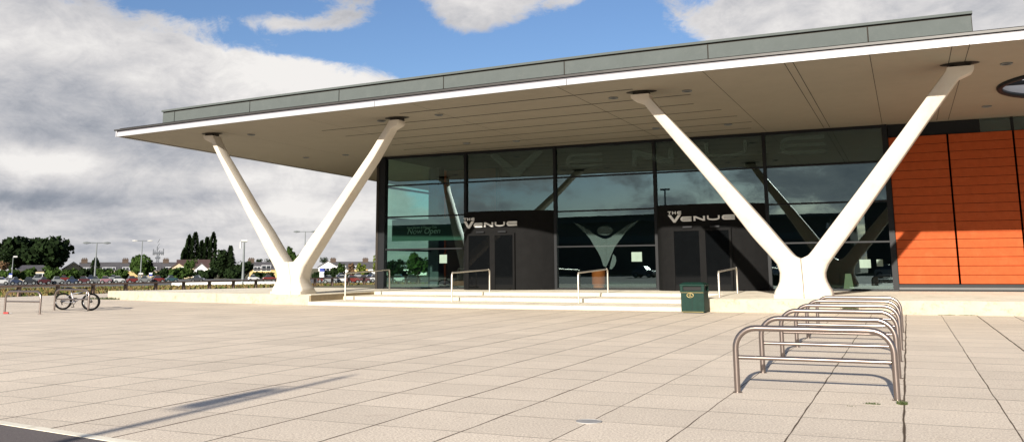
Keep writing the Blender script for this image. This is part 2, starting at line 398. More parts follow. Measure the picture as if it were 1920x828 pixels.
# coping joints and dark drain line on the terrace
mb = MB()
mb.box(-26.6, -1, 41.0, 41.06, ZT, ZT + .003)
struct('terrace_drain', mb, M['seam'])
mb = MB(); mb.box(-23.694, -23.66, 32.05, 37.9, .0, ZT - .03); mb.box(-23.72, -23.655, 32.02, 38.0, ZT - .028, ZT + .004, 1); struct('step_cheek_shade', mb, [M['cheek'], M['terrace']])  # thin slab added to paint the step cheek's side as shaded

# ------------------------------------------------------------------ building
YG = 41.5; ZH = 7.57
MX = [-26.17, -20.93, -15.9, -10.77, -5.63, -0.5]
MZ = [0.43, 2.52, 4.26, 5.96, 7.57]
B = thing('leisure_centre', 'wide low building with green glass front, orange cladding and a deep overhanging canopy', 'building', (-12, YG, ZT))
# panes
for i in range(5):
    for j in range(4):
        mb = MB(); mb.add([(MX[i] + .05, YG + .05, MZ[j] + .02), (MX[i + 1] - .05, YG + .05, MZ[j] + .02), (MX[i + 1] - .05, YG + .05, MZ[j + 1] - .02), (MX[i] + .05, YG + .05, MZ[j + 1] - .02)], [(0, 1, 2, 3)])
        mb.build('glass_pane', M['glass'], B)
YS = [41.7, 47.3, 48.85]
for i in range(2):
    for j in range(4):
        mb = MB(); mb.add([(-26.12, YS[i] + .1, MZ[j] + .02), (-26.12, YS[i + 1] - .1, MZ[j] + .02), (-26.12, YS[i + 1] - .1, MZ[j + 1] - .02), (-26.12, YS[i] + .1, MZ[j + 1] - .02)], [(0, 1, 2, 3)])
        mb.build('side_glass_pane', M['glass'], B)
# frame: corner, mullions, transoms
mb = MB(); mb.box(-26.3, -25.82, YG - .12, YG + .22, ZT, ZH - .01); mb.box(-26.34, -26.20, YG - .16, YG - .10, ZT, ZH - .01, 1); mb.build('corner_post', [M['mull'], M['seam']], B)
for i in range(1, 6):
    mb = MB(); w = .07 if i < 5 else .11; mb.box(MX[i] - w, MX[i] + w, YG - .08, YG + .14, ZT, ZH - .01); mb.build('mullion', M['mull'], B)
for j in (1, 2, 3):
    for i in range(5):
        mb = MB(); mb.box(MX[i] + (.36 if i == 0 else .07), MX[i + 1] - .07, YG - .03, YG + .1, MZ[j] - .035, MZ[j] + .035); mb.build('transom', M['mull'], B)
    mb = MB(); mb.box(-26.18, -26.06, YS[0] + .03, 48.8, MZ[j] - .05, MZ[j] + .05); mb.build('side_transom', M['mull'], B)
mb = MB(); mb.box(-26.25, -25.55, 47.05, 47.75, ZT, ZH - .02); mb.build('lobby_column', M['inner_col'], B)
mb = MB(); mb.box(-25.8, -.4, YG - .06, YG + .12, ZH - .14, ZH - .011); mb.build('head_rail', M['mull'], B)
mb = MB(); mb.box(-25.8, -.62, YG - .05, YG + .12, ZT + .001, ZT + .09); mb.build('sill_rail', M['mull'], B)
# interior
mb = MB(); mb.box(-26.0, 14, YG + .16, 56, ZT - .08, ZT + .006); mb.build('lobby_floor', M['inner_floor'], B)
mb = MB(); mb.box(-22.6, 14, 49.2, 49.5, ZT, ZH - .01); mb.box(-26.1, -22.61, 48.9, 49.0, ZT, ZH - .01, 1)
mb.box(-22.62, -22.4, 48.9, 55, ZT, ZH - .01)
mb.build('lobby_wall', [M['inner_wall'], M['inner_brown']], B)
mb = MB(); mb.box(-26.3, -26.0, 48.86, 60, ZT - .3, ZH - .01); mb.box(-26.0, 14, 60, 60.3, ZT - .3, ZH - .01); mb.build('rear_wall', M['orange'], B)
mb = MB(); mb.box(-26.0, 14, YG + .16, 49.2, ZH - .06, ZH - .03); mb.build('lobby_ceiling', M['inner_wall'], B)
# orange cladding bays
ox = [-0.40, 1.94, 4.38, 6.82, 9.26, 11.7, 14.1]
for k in range(6):
    mb = MB(); x0, x1 = ox[k] + .038, ox[k + 1] - .038
    mb.box(x0 - .1, x1 + .1, YG + .06, YG + .2, .70, 7.0, 1)
    for r in range(17):
        z0 = .737 + r * .3675
        mb.box(x0, x1, YG - .02, YG + .05, z0 + .008, min(z0 + .3595, 6.985))
    mb.build('cladding_bay', [M['orange'], M['seam']], B, bevel=.008, seg=1)
mb = MB(); mb.box(-.38, 14.2, YG - .01, YG + .2, .60, .72, 0); mb.box(-.38, 14.2, YG - .05, YG + .2, .50, .597, 1); mb.box(-.38, 14.2, YG + .02, YG + .2, ZT, .497, 0)
mb.build('cladding_base', [M['mull'], M['steel_d']], B)
mb = MB(); mb.box(-.36, 3.2, YG + .1, YG + .25, 7.0, ZH - .012); mb.build('bulkhead', M['mull'], B)
mb = MB(); mb.add([(3.2, YG + .12, 7.0), (14, YG + .12, 7.0), (14, YG + .12, ZH - .02), (3.2, YG + .12, ZH - .02)], [(0, 1, 2, 3)]); mb.build('clerestory_pane', M['glass'], B)
for x in (4.38, 6.82, 9.26): mb = MB(); mb.box(x - .05, x + .05, YG + .02, YG + .11, 6.99, ZH - .012); mb.build('clerestory_mullion', M['mull'], B)

# canopy
FA = [(-32.56, 29.23), (-27.6, 28.68), (-22.72, 28.22), (-19, 27.93), (-15.1, 27.62), (-12, 27.38), (-8.86, 27.18), (-6.2, 27.08), (-3.72, 27.02), (.42, 26.97), (3.32, 26.92), (9, 26.87), (14.5, 26.85)]
SKC, SKR = (6.25, 34.2), 2.85
def plate(mb, outer, z, hole, up, mi=0):
    bm = bmesh.new(); es = []
    for loop in (outer, hole):
        vs = [bm.verts.new((p[0], p[1], z)) for p in loop]
        es += [bm.edges.new((vs[i], vs[(i + 1) % len(vs)])) for i in range(len(vs))]
    bmesh.ops.triangle_fill(bm, use_beauty=True, use_dissolve=False, edges=es)
    bm.verts.index_update(); bm.normal_update()
    vv = [tuple(v.co) for v in bm.verts]; ff = []
    for f in bm.faces:
        idx = [v.index for v in f.verts]
        if (f.normal.z > 0) != up: idx = idx[::-1]
        ff.append(tuple(idx))
    bm.free(); mb.add(vv, ff, mi)
hole = [(SKC[0] + SKR * math.cos(2 * math.pi * i / 48), SKC[1] + SKR * math.sin(2 * math.pi * i / 48)) for i in range(48)]
outer = FA + [(14.5, 62), (-34.3, 62)]
mb = MB()
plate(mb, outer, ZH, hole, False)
def fy(x):
    for i in range(len(FA) - 1):
        if FA[i][0] <= x <= FA[i + 1][0]:
            t = (x - FA[i][0]) / (FA[i + 1][0] - FA[i][0]); return FA[i][1] * (1 - t) + FA[i + 1][1] * t
    return FA[0][1]
zj = ZH - .004
def seamline(p, q, w=.03):
    p, q = Vector(p), Vector(q); n = (q - p).normalized(); n = Vector((-n.y, n.x)) * w / 2
    mb.add([(*(p + n), zj), (*(q + n), zj), (*(q - n), zj), (*(p - n), zj)], [(0, 1, 2, 3)], 1)
for k, (xa, xb, off) in enumerate([(-17.9, -8.2, 1.85), (-23.3, -6.6, 3.75), (-23.3, -6.9, 5.6), (-22.5, -6.2, 7.4), (-23.0, -5.9, 9.2), (-23.4, -5.6, 11.0), (-26.0, -5.9, 12.8)]):
    seamline((xa, fy(xa) + off), (xb, fy(xb) + off), .10)
for x, w, y1 in [(-32.9 + 5.5, .012, 41), (-21.9, .012, 41), (-16.4, .012, 41), (-10.4, .022, 41), (-5.42, .02, 41.3), (-2.95, .025, 41.3), (-2.70, .025, 41.3), (-.56, .02, 41.3), (1.58, .02, 41.3), (2.02, .02, 41.3), (12, .03, 41)]:
    seamline((x, fy(x) + .03), (x, y1), w)
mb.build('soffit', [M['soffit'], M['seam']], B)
# capping of the canopy edge, roof skin, lining of the skylight
mb = MB(); plate(mb, [(p[0], p[1] + .05) for p in FA] + [(14.4, 61.9), (-34.2, 61.9)], 7.93, hole, True); mb.build('roof_skin', M['zinc'], B)
mb = MB(); n = 48
mb.add([(*h, ZH + .001) for h in hole] + [(*h, 8.1) for h in hole], [((i + 1) % n, i, n + i, n + (i + 1) % n) for i in range(n)], 0, True)
mb.torus((SKC[0], SKC[1], ZH - .02), SKR + .06, .1, 48, 8, 1, axis='z')
mb.box(SKC[0] - 2.7, SKC[0] + 2.7, 33.1, 33.2, 7.75, 7.9, 1); mb.box(SKC[0] - 2.7, SKC[0] + 2.7, 35.1, 35.2, 7.75, 7.9, 1); mb.box(4.3, 4.38, 32.4, 36, 7.8, 7.85, 1)
mb.build('skylight', [M['fascia'], M['mull']], B)
mb = MB(); mb.disc((SKC[0], SKC[1], 8.08), SKR - .01, 48); mb.build('sun_stop_pane', M['opal'], B)  # translucent pane added so no sun patch falls through onto the wall
def band(path, z0, z1, off, th, name, m, mi=0, closed_end=True):
    mb = MB(); ps = path
    o_ = [(p[0], p[1] + off) for p in ps]; i_ = [(p[0], p[1] + off + th) for p in ps]
    for k in range(len(ps) - 1):
        a, b, c, d = o_[k], o_[k + 1], i_[k + 1], i_[k]
        mb.add([(*a, z0), (*b, z0), (*b, z1), (*a, z1)], [(0, 1, 2, 3)]); mb.add([(*a, z1), (*b, z1), (*c, z1), (*d, z1)], [(0, 1, 2, 3)])
        mb.add([(*a, z0), (*d, z0), (*c, z0), (*b, z0)], [(0, 1, 2, 3)]); mb.add([(*d, z0), (*d, z1), (*c, z1), (*c, z0)], [(0, 1, 2, 3)])
    for k in (0, -1):
        a, d = o_[k], i_[k]; mb.add([(*a, z0), (*a, z1), (*d, z1), (*d, z0)], [(0, 1, 2, 3)])
    return recalc(mb.build(name, m, B))
def dense(p0x, p1x, step=1.0):
    k = max(2, int((p1x - p0x) / step)); return [(p0x + (p1x - p0x) * i / k, fy(p0x + (p1x - p0x) * i / k)) for i in range(k + 1)]
fx = [-32.56, -17.85, -9.95, 2.0, 14.5]
for k in range(4): band(dense(fx[k] + .01, fx[k + 1] - .01), ZH - .03, 7.735, -.06, .05, 'fascia_panel', M['fascia'])
band(dense(-32.5, 14.5), ZH - .02, 7.9, -.008, .05, 'fascia_backing', M['trim'])
band(dense(-32.72, 14.5), 7.805, 7.87, -.10, .3, 'edge_trim', M['trim'])
band(dense(-32.6, 14.5), 7.74, 7.80, -.02, .03, 'fascia_shade_band', M['fascia_shade'])
# left edge of the canopy
mb = MB(); mb.box(-32.62, -32.56, 29.15, 29.25, ZH - .03, 7.87)
mb.add([(-32.6, 29.2, ZH - .03), (-34.34, 62, ZH - .03), (-34.34, 62, 7.87), (-32.6, 29.2, 7.87)], [(3, 2, 1, 0)])
mb.add([(-32.6, 29.2, ZH - .03), (-32.45, 29.2, ZH - .03), (-34.2, 62, ZH - .03), (-34.34, 62, ZH - .03)], [(0, 3, 2, 1)])
mb.build('side_fascia', M['fascia'], B)
# parapet
PO = .68
pj = [-30.35, -29.55, -24.9, -20.1, -15.2, -10.3, -5.33, -.58, 2.18]
for k in range(8): band(dense(pj[k] + .02, pj[k + 1] - .02), 7.9, 8.53, PO, .06, 'parapet_panel', M['zinc'])
band(dense(-30.35, 2.18), 7.88, 8.58, PO + .03, .08, 'parapet_backing', M['seam'])
band(dense(-30.38, 2.2), 8.582, 8.66, PO - .06, .25, 'parapet_coping', M['zinc'])
mb = MB(); mb.box(2.1, 2.17, 27.7, 34, 7.9, 8.5); mb.build('parapet_return', M['zinc'], B)
mb = MB(); mb.add([(-30.3, fy(-30.3) + .72, 7.9), (-30.4, 60, 7.9), (-30.4, 60, 8.6), (-30.3, fy(-30.3) + .72, 8.6)], [(3, 2, 1, 0)]); mb.build('parapet_return', M['zinc'], B)
# downlights
for (x, y) in [(471, 252), (574, 295), (648, 290), (715, 226), (823, 215), (875, 268), (968, 264), (1150, 183), (1288, 170), (1365, 233), (1887, 119), (1850, 199), (1230, 240)]:
    p = onz(x, y, ZH); mb = MB(); mb.torus((p[0], p[1], ZH - .012), .15, .03, 24, 6, 0, axis='z'); mb.disc((p[0], p[1], ZH - .008), .13, 20, 1)
    mb.build('downlight', [M['galv'], M['seam']], B)
# frosted lettering along the top of the glass
def on_glass(px0, py0, px1, py1):
    a, b = ony(px0, py1, YG - .1), ony(px1, py0, YG - .1); return a[0], a[2], b[0] - a[0], b[2] - a[2]
for ch, box in [('V', (915, 283, 1020, 334)), ('E', (1061, 286, 1129, 316)), ('N', (1185, 277, 1262, 312)), ('U', (1322, 263, 1400, 298)), ('E', (1463, 252, 1546, 292))]:
    x0, z0, w, h = on_glass(*box); mb = MB()
    put_glyph(mb, ch, lambda u, v, d: (x0 + u, YG - .085 - d, z0 + v), w, h, h * (.22 if ch in 'EU' else .30) * 1.0, depth=.003)
    mb.build('frosted_letter', M['frost'], B)
# frosted emblem of a figure with raised arms
def zz(x, y): p = ony(940 + x / 5.916, 370 + y / 5.916, YG - .06); return (p[0], YG - .06, p[2])
mb = MB()
lowr = [(790, 275), (860, 330), (930, 395), (985, 460), (1025, 530), (1070, 600), (1105, 670), (1130, 755), (1160, 772)]
uppr = [(790, 273), (880, 308), (960, 350), (1015, 400), (1060, 425), (1100, 445), (1125, 455), (1145, 458), (1162, 458)]
mb.add([zz(*p) for p in lowr + uppr[::-1]], [(i, i + 1, 17 - i - 1, 17 - i) for i in range(8)])
low2 = [(1162, 772), (1195, 700), (1225, 625), (1255, 555), (1300, 490), (1350, 425), (1410, 360), (1480, 300), (1532, 250)]
upp2 = [(1164, 458), (1190, 450), (1215, 440), (1245, 415), (1285, 385), (1340, 345), (1400, 305), (1465, 275), (1530, 248)]
mb.add([zz(*p) for p in low2 + upp2[::-1]], [(i, i + 1, 17 - i - 1, 17 - i) for i in range(8)])
mb.add([zz(1150 + 88 * math.cos(a), 368 + 52 * math.sin(a)) for a in [2 * math.pi * i / 28 for i in range(28)]], [tuple(range(28))])
mb.add([zz(*p) for p in [(1240, 625), (1268, 655), (1275, 700), (1262, 745), (1225, 795), (1200, 790), (1210, 735), (1225, 680)]], [tuple(range(8))])
mb.build('frosted_emblem', M['frost'], B)
# banner behind the first bay
x0, z0, w, h = on_glass(730, 408, 865, 450)
mb = MB(); mb.box(x0 - .1, x0 + w + .4, YG + .32, YG + .34, z0 - .05, z0 + h + .02); bn = mb.build('banner', M['banner'], B)
def text(s, x, y, z, size, name, m, parent, sx=1.0, shear=0, ext=.004):
    cu = bpy.data.curves.new(name, 'FONT'); cu.body = s; cu.size = size; cu.shear = shear; cu.extrude = ext
    t = bpy.data.objects.new(name, cu); COL.objects.link(t)
    dg = bpy.context.evaluated_depsgraph_get(); me = bpy.data.meshes.new_from_object(t.evaluated_get(dg)); bpy.data.objects.remove(t)
    me.transform(Matrix.Diagonal((sx, 1, 1, 1))); me.transform(Matrix.Rotation(R_(90), 4, 'X'))
    off = parent.location if parent.parent is None else parent.parent.location + parent.location
    me.transform(Matrix.Translation(Vector((x, y, z)) - off)); me.materials.clear(); me.materials.append(m)
    o = bpy.data.objects.new(name, me); COL.objects.link(o); o.parent = parent; return o
p = ony(763, 438.5, YG + .3); text("Now Open", p[0], YG + .3, p[2], .42, 'banner_text', M['btext'], B, 1.05, .25)
p = ony(763, 429, YG + .3); text("New Health & Fitness Club", p[0], YG + .3, p[2], .17, 'banner_small_text', M['btext'], B, .98)
for bx in [(1183, 472, 1202, 490), (1612, 486, 1632, 502), (1644, 486, 1655, 499), (822, 477, 836, 493)]:
    x0, z0, w, h = on_glass(*bx); mb = MB(); mb.box(x0, x0 + w, YG + .02, YG + .03, z0, z0 + h); mb.build('paper_notice', M['paper'], B)

# ------------------------------------------------------------------ entrance drums
def drum(x0, x1, signbox, doorpx, label):
    D = thing('entrance_drum', label, 'entrance', ((x0 + x1) / 2, YG, ZT), group='curved charcoal entrance lobbies')
    w = x1 - x0
    def plan(t):
        d = 1 - (abs(1 - 2 * t)) ** (12 if t < .5 else 2.4); return (x0 + w * t, YG - .1 - 1.0 * d)
    ts = [0, .004, .012, .03, .06, .1, .2, .35, .5] + [.5 + .5 * math.sin(math.pi / 2 * i / 14) for i in range(1, 15)]
    pts = [plan(t) for t in ts]; zt = 4.33; mb = MB(); n = len(pts)
    vs = [(*p, ZT) for p in pts] + [(*p, zt) for p in pts]
    mb.add(vs, [(i, i + 1, n + i + 1, n + i) for i in range(n - 1)], 0, True)
    mb.add([(*p, zt) for p in pts], [tuple(range(n))])
    mb.build('drum_wall', M['drum'], D)
    # doors: protruding portal
    yf = YG - .1 - 1.0
    a, b = ony(doorpx[0], 440, yf), ony(doorpx[1], 440, yf); dx0, dx1 = a[0], b[0]; dt = ony((doorpx[0] + doorpx[1]) / 2, doorpx[2], yf)[2]
    mb = MB(); ft = .10
    mb.box(dx0 - ft, dx0, yf - .08, yf + .2, ZT, dt + ft); mb.box(dx1, dx1 + ft, yf - .08, yf + .2, ZT, dt + ft); mb.box(dx0 - .001, dx1 + .001, yf - .07, yf + .2, dt, dt + ft)
    mid = dx0 + (dx1 - dx0) * .5 + doorpx[3]
    mb.box(mid - .14, mid + .14, yf - .075, yf - .01, ZT + .01, dt - .001)
    mb.build('door_frame', M['drum'], D)
    for (u0, u1) in ((dx0 + .002, mid - .142), (mid + .142, dx1 - .002)):
        mb = MB(); mb.box(u0, u1, yf - .045, yf - .015, ZT + .01, dt - .003); lf = mb.build('door_leaf', M['door'], D)
    for u in ((dx0 + mid) / 2, (mid + dx1) / 2):
        mb = MB(); mb.box(u - .22, u + .22, yf - .16, yf - .081, dt + .12, dt + .22); mb.build('door_sensor', M['mull'], D, bevel=.02)
    # sign lettering
    bx = signbox; y_s = yf - .02
    A = ony(bx[0], bx[3], y_s); Bp = ony(bx[2], bx[1], y_s); W = Bp[0] - A[0]; HH = Bp[2] - A[2]
    def pl(ox, oz):
        return lambda u, v, d: (ox + u, y_s - d, oz + v)
    # V, then ENUE in small capitals, THE above
    defs = [('V', 0, -.02, .21, .64, .20), ('E', .19, .06, .175, .40, .115), ('N', .385, .08, .18, .40, .15), ('U', .585, .10, .195, .40, .13), ('E', .80, .12, .20, .40, .115)]
    for ch, u, v, cw, chh, t in defs:
        mb = MB(); put_glyph(mb, ch, pl(A[0] + u * W, A[2] + v * HH), cw * W * .93, chh * HH, t * HH * .95, .05); mb.build('sign_letter', M['letters'], D)
    for ch, u, cw in (('T', 0.0, .05), ('H', .066, .055), ('E', .14, .06)):
        mb = MB(); put_glyph(mb, ch, pl(A[0] + u * W, A[2] + .68 * HH), cw * W, .26 * HH, .065 * HH, .05); mb.build('sign_small_letter', M['letters'], D)
    return D
drum(-20.86, -15.97, (870, 404, 971, 428), (880, 962, 441, .1), 'dark curved entrance lobby near the glass corner, its white sign fully in view')
drum(-10.70, -5.70, (1253, 391, 1379, 417), (1264, 1367, 432, .05), 'dark curved entrance lobby behind the litter bin, the white leg crossing in front of it')
p = ony(1121, 538, 44)
mb = MB(); k = 16
for zz0, zz1, r0, r1 in ((ZT + .01, .62, .30, .31), (.62, 1.35, .36, .36)):
    mb.tube([(p[0], 44.2, zz0), (p[0], 44.2, zz1)], r0, 18)
o = mb.build('lobby_tub', M['orange']); tag(o, 'round orange tub standing behind the glass under the frosted figure emblem', 'tub')
p = ony(1592, 540, 43.5)
mb = MB(); mb.add([(p[0] - .22, 43.3, ZT + .01), (p[0] + .22, 43.3, ZT + .01), (p[0] + .12, 43.5, 1.15), (p[0] - .12, 43.5, 1.15), (p[0] - .22, 43.75, ZT + .01), (p[0] + .22, 43.75, ZT + .01)], [(0, 1, 2, 3), (5, 4, 3, 2)])
o = mb.build('floor_sign', M['coneyel']); tag(o, 'yellow folding wet floor sign inside the glass right of the near white column', 'floor sign')

# ------------------------------------------------------------------ V columns
TH = [1.2, 1.2, 1.1, .88, .80, .74, .68, .56, .54, .58]
def vcol(label, Yb, s, LO, LI, RI, RO, d0=.3):
    def thick(z): return float(np.interp(z, [.43, .56, .566, .9, 1.3, 2.0, 3.5, 7.0, 7.2, 7.44], TH))
    def lean(x, y, dy):
        z = 3.0; px_ = -8.0
        for _ in range(12):
            r = ray(x, y); Y0 = Yb + dy * thick(z) / 2 * .8 * max(-1, min(1, -px_ / 8)); t = (Y0 - s * (H - ZT)) / (r[1] + s * r[2]); p = CAM + r * t; z = p[2]; px_ = p[0]
        return p[0], p[2]
    def cur(L, dy):
        a = sorted([lean(x, y, dy) for x, y in L], key=lambda q: q[1]); return [q[1] for q in a], [q[0] for q in a]
    lo, li, ri, ro = cur(LO, -1), cur(LI, 1), cur(RI, -1), cur(RO, 1)
    ip = lambda c, z: float(np.interp(z, c[0], c[1]))
    zc = max(min(li[0]), min(ri[0])); xc = (ip(li, zc) + ip(ri, zc)) / 2
    V = thing('v_column', label, 'column', (xc, Yb, ZT), group='white V shaped canopy supports')
    zs = [ZT, .56, .565, .62, .72, .85, 1.0, 1.15, 1.3, 1.45, 1.6, 1.7, zc - .01, zc + .004, zc + .015, zc + .035, zc + .07, zc + .12, zc + .18, zc + .25, zc + .32] + [2.2 + .2 * i for i in range(26)] 
    zs = [z for z in zs if z <= 7.12] + [7.12, 7.2, 7.26, 7.34, 7.44]
    zs = sorted(set(round(z, 3) for z in zs))
    for side in (0, 1):
        rings = []
        for z in zs:
            if side == 0: x0, x1 = ip(lo, z), (ip(li, z) if z > zc else xc - .011)
            else: x0, x1 = (ip(ri, z) if z > zc else xc + .011), ip(ro, z)
            if zc < z < zc + .3:
                gp = math.sqrt(max(0, .09 - (.3 - (z - zc)) ** 2)) * .8
                if side == 0: x1 = min(x1, xc - gp)
                else: x0 = max(x0, xc + gp)
            dd = thick(z)
            if z > 7.19:   # capital flares outwards
                k = (min(z, 7.3) - 7.12) / .18; g = .32 * min(1, k)
                if side == 0: x0 -= g
                else: x1 += g
            yc = Yb - s * (z - ZT); wd = x1 - x0
            cr = min(.16, wd * .22, dd * .25) * float(np.interp(z, [.6, 2.4], [1.0, .45]))
            if z < .563: cr = .05
            if 7.25 < z: cr = .04
            cl = cr; crr = cr
            if z < zc:   # square at the centre seam
                if side == 0: crr = .012
                else: cl = .012
            ring = []
            def corner(cx, cy, sx, sy, c, rev):
                a = [(cx - sx * c, cy), (cx - sx * c * .3, cy - sy * c * .3), (cx, cy - sy * c)]
                return a[::-1] if rev else a
            ring += corner(x0, yc - dd / 2, -1, -1, cl, True)
            ring += corner(x1, yc - dd / 2, 1, -1, crr, False)
            ring += corner(x1, yc + dd / 2, 1, 1, crr, True)
            ring += corner(x0, yc + dd / 2, -1, 1, cl, False)
            rings.append([(px, py, z) for px, py in ring])
        n = 12; mb = MB()
        mb.add([v for r in rings for v in r], [(i * n + q, i * n + (q + 1) % n, (i + 1) * n + (q + 1) % n, (i + 1) * n + q) for i in range(len(rings) - 1) for q in range(n)], 0, True)
        mb.add(rings[-1], [tuple(range(n))]); mb.add(rings[0], [tuple(range(n))[::-1]])
        o = mb.build('leg', M['concrete'], V); recalc(o)
        for p in o.data.polygons: p.use_smooth = True
        o.data.set_sharp_from_angle(angle=R_(50))
        top = rings[-1]; cx = sum(q[0] for q in top) / n; cy = sum(q[1] for q in top) / n
        mb = MB(); mb.tube([(cx, cy, 7.441), (cx, cy, ZH - .006)], .3, 20, 0); mb.disc((cx, cy, ZH - .0065), .55, 24, 0, ry=.3)
        mb.build('dark_gap_disc', M['seam'], V)  # black pin and oval painted in for the dark gap above the leg
    return V
g = lambda x, y: (380 + x / 2.51, 230 + y / 2.51)
vcol('white concrete V column standing by the litter bin and bicycle racks', 32.9, .47,
     [(1200.6, 186.5), (1231, 224.5), (1278.3, 280), (1346, 360), (1412, 444.5), (1440, 475), (1457.2, 494.7), (1463, 510.8), (1462.3, 526.9), (1458, 538), (1452.6, 546), (1452.6, 557.8)],
     [(1224, 186.5), (1271.5, 238), (1312, 280), (1386, 360), (1440, 420), (1470, 455), (1486, 473), (1492.8, 479.8), (1503, 483.7)],
     [(1503, 483.7), (1515.7, 478.7), (1523, 470), (1591.5, 380), (1600.6, 368), (1684.6, 256), (1740, 180.4), (1774.8, 134)],
     [(1804, 140), (1740, 228.7), (1635, 380), (1595, 437), (1567, 476), (1554.7, 493.6), (1548.5, 508.5), (1549, 520), (1552.4, 530), (1562.8, 546.4), (1562.8, 556.7)])
vcol('white concrete V column at the far end of the terrace by the corner of the roof', 32.9, .34,
     [(394, 262), (399.3, 271), (413.8, 301.8), (463, 400), (488.7, 449.5), (514.4, 500.9), (519, 513), (518.5, 525.5), (511.3, 538.9), (508, 548.5)],
     [(411.9, 253.5), (428.3, 290.2), (442.8, 314.4), (493, 400), (515.4, 434), (540, 476), (549.7, 490.6)],
     [(549.7, 490.6), (560.6, 478.3), (583.2, 444.4), (616, 400), (696.6, 282), (731.6, 224)],
     [(747.3, 238.6), (713.5, 299), (651.5, 395), (630.4, 429), (603.7, 472), (586.3, 500.9), (580, 521.4), (583.2, 531.7), (589.8, 540.9), (590.5, 548.5)])

# ------------------------------------------------------------------ handrails
def handrail(label, f, b, ft, bt, zf, Yf, Yb):
    a = ony(*f, Yf); c = ony(*b, Yb); ta = ony(f[0], ft, Yf)[2]; tc = ony(b[0], bt, Yb)[2]
    T = thing('handrail', label, 'handrail', (a[0], Yf, zf), group='steel handrails on the steps')
    r = .036; A0, A1, B1, B0 = Vector((a[0], Yf, zf)), Vector((a[0], Yf, ta)), Vector((c[0], Yb, tc)), Vector((c[0], Yb, ZT))
    dr = (B1 - A1).normalized(); k = .16
    mb = MB(); mb.tube([A0, A1 - Vector((0, 0, k)), A1 - Vector((0, 0, k * .35)) + dr * k * .12, A1 + dr * k * .4, A1 + dr * k], r, 10); mb.build('front_post', M['steel_l'], T)
    mb = MB(); mb.tube([A1 + dr * k, B1 - dr * k], r * .9, 10); mb.build('top_rail', M['steel_l'], T)
    mb = MB(); mb.tube([B0, B1 - Vector((0, 0, k)), B1 - Vector((0, 0, k * .35)) - dr * k * .12, B1 - dr * k * .4, B1 - dr * k], r, 10); mb.build('rear_post', M['steel_l'], T)
    return T
handrail('steel handrail at the far left end of the steps beside the terrace wall', (647, 561), (730, 545), 512, 505, .143, 33.7, 37.9)
handrail('steel handrail in front of the first entrance lobby', (847, 565), (918, 546), 511, 505, .143, 33.5, 37.5)
handrail('steel handrail in front of the frosted figure emblem', (1085, 567.5), (1140, 548), 511, 504, .143, 33.5, 37.4)
handrail('short steel handrail between the green bin and the near white column', (1349, 557), (1383, 548), 509, 502, ZT, 32.9, 37.6)

# ------------------------------------------------------------------ litter bin
Bn = thing('litter_bin', 'dark green square litter bin with a gold emblem below the steps', 'bin', (-6.67, 30.5, 0))
x0, x1, y0, y1 = -7.08, -6.26, 30.1, 30.88
mb = MB(); mb.box(x0 + .02, x1 - .02, y0 + .02, y1 - .02, 0.03, .70); mb.box(x0 + .06, x1 - .06, y0 + .06, y1 - .06, 0, .035); mb.build('body', M['bin'], Bn, bevel=.04, seg=3)
mb = MB()
for (a, b, c, d) in ((x0, x0 + .1, y0, y0 + .1), (x1 - .1, x1, y0, y0 + .1), (x0, x0 + .1, y1 - .1, y1), (x1 - .1, x1, y1 - .1, y1)): mb.box(a, b, c, d, .70, .90)
mb.box(x0, x1, y0 - .0, y1, .68, .735); mb.box(x0 - .01, x1 + .01, y0 - .01, y1 + .01, .885, .95); 
mb.add([(x0 - .01, y0 - .01, .951), (x1 + .01, y0 - .01, .951), (x1 + .01, y1 + .01, .951), (x0 - .01, y1 + .01, .951), (x0 + .12, y0 + .1, 1.01), (x1 - .12, y0 + .1, 1.01), (x1 - .12, y1 - .1, 1.01), (x0 + .12, y1 - .1, 1.01)], [(0, 1, 5, 4), (1, 2, 6, 5), (2, 3, 7, 6), (3, 0, 4, 7), (4, 5, 6, 7)])
mb.build('hood', M['bin'], Bn, bevel=.015)
mb = MB(); mb.box(x0 + .07, x1 - .07, y0 + .07, y1 - .07, .74, .884); mb.build('opening', M['bindark'], Bn)
mb = MB(); cx = x0 + .34
mb.torus((cx, y0 + .012, .585), .072, .012, 26, 6, 0, sx=1.5)
mb.tube([(cx - .045, y0 + .008, .59), (cx - .01, y0 + .008, .615), (cx + .04, y0 + .008, .63)], .012, 6); mb.tube([(cx, y0 + .008, .61), (cx + .01, y0 + .008, .575), (cx - .03, y0 + .008, .54)], .012, 6); mb.tube([(cx + .01, y0 + .008, .575), (cx + .05, y0 + .008, .55)], .010, 6)
mb.build('emblem', M['gold'], Bn)
mb = MB(); mb.box(x0 + .03, x1 - .03, y0 + .002, y0 + .018, .672, .682); mb.box(x0 + .05, x1 - .05, y0 + .002, y0 + .018, .035, .05); mb.build('gold_trim', M['gold'], Bn)
mb = MB(); mb.box(x0 + .395, x0 + .401, y0 + .012, y0 + .018, .08, .50); mb.build('door_seam', M['bindark'], Bn)

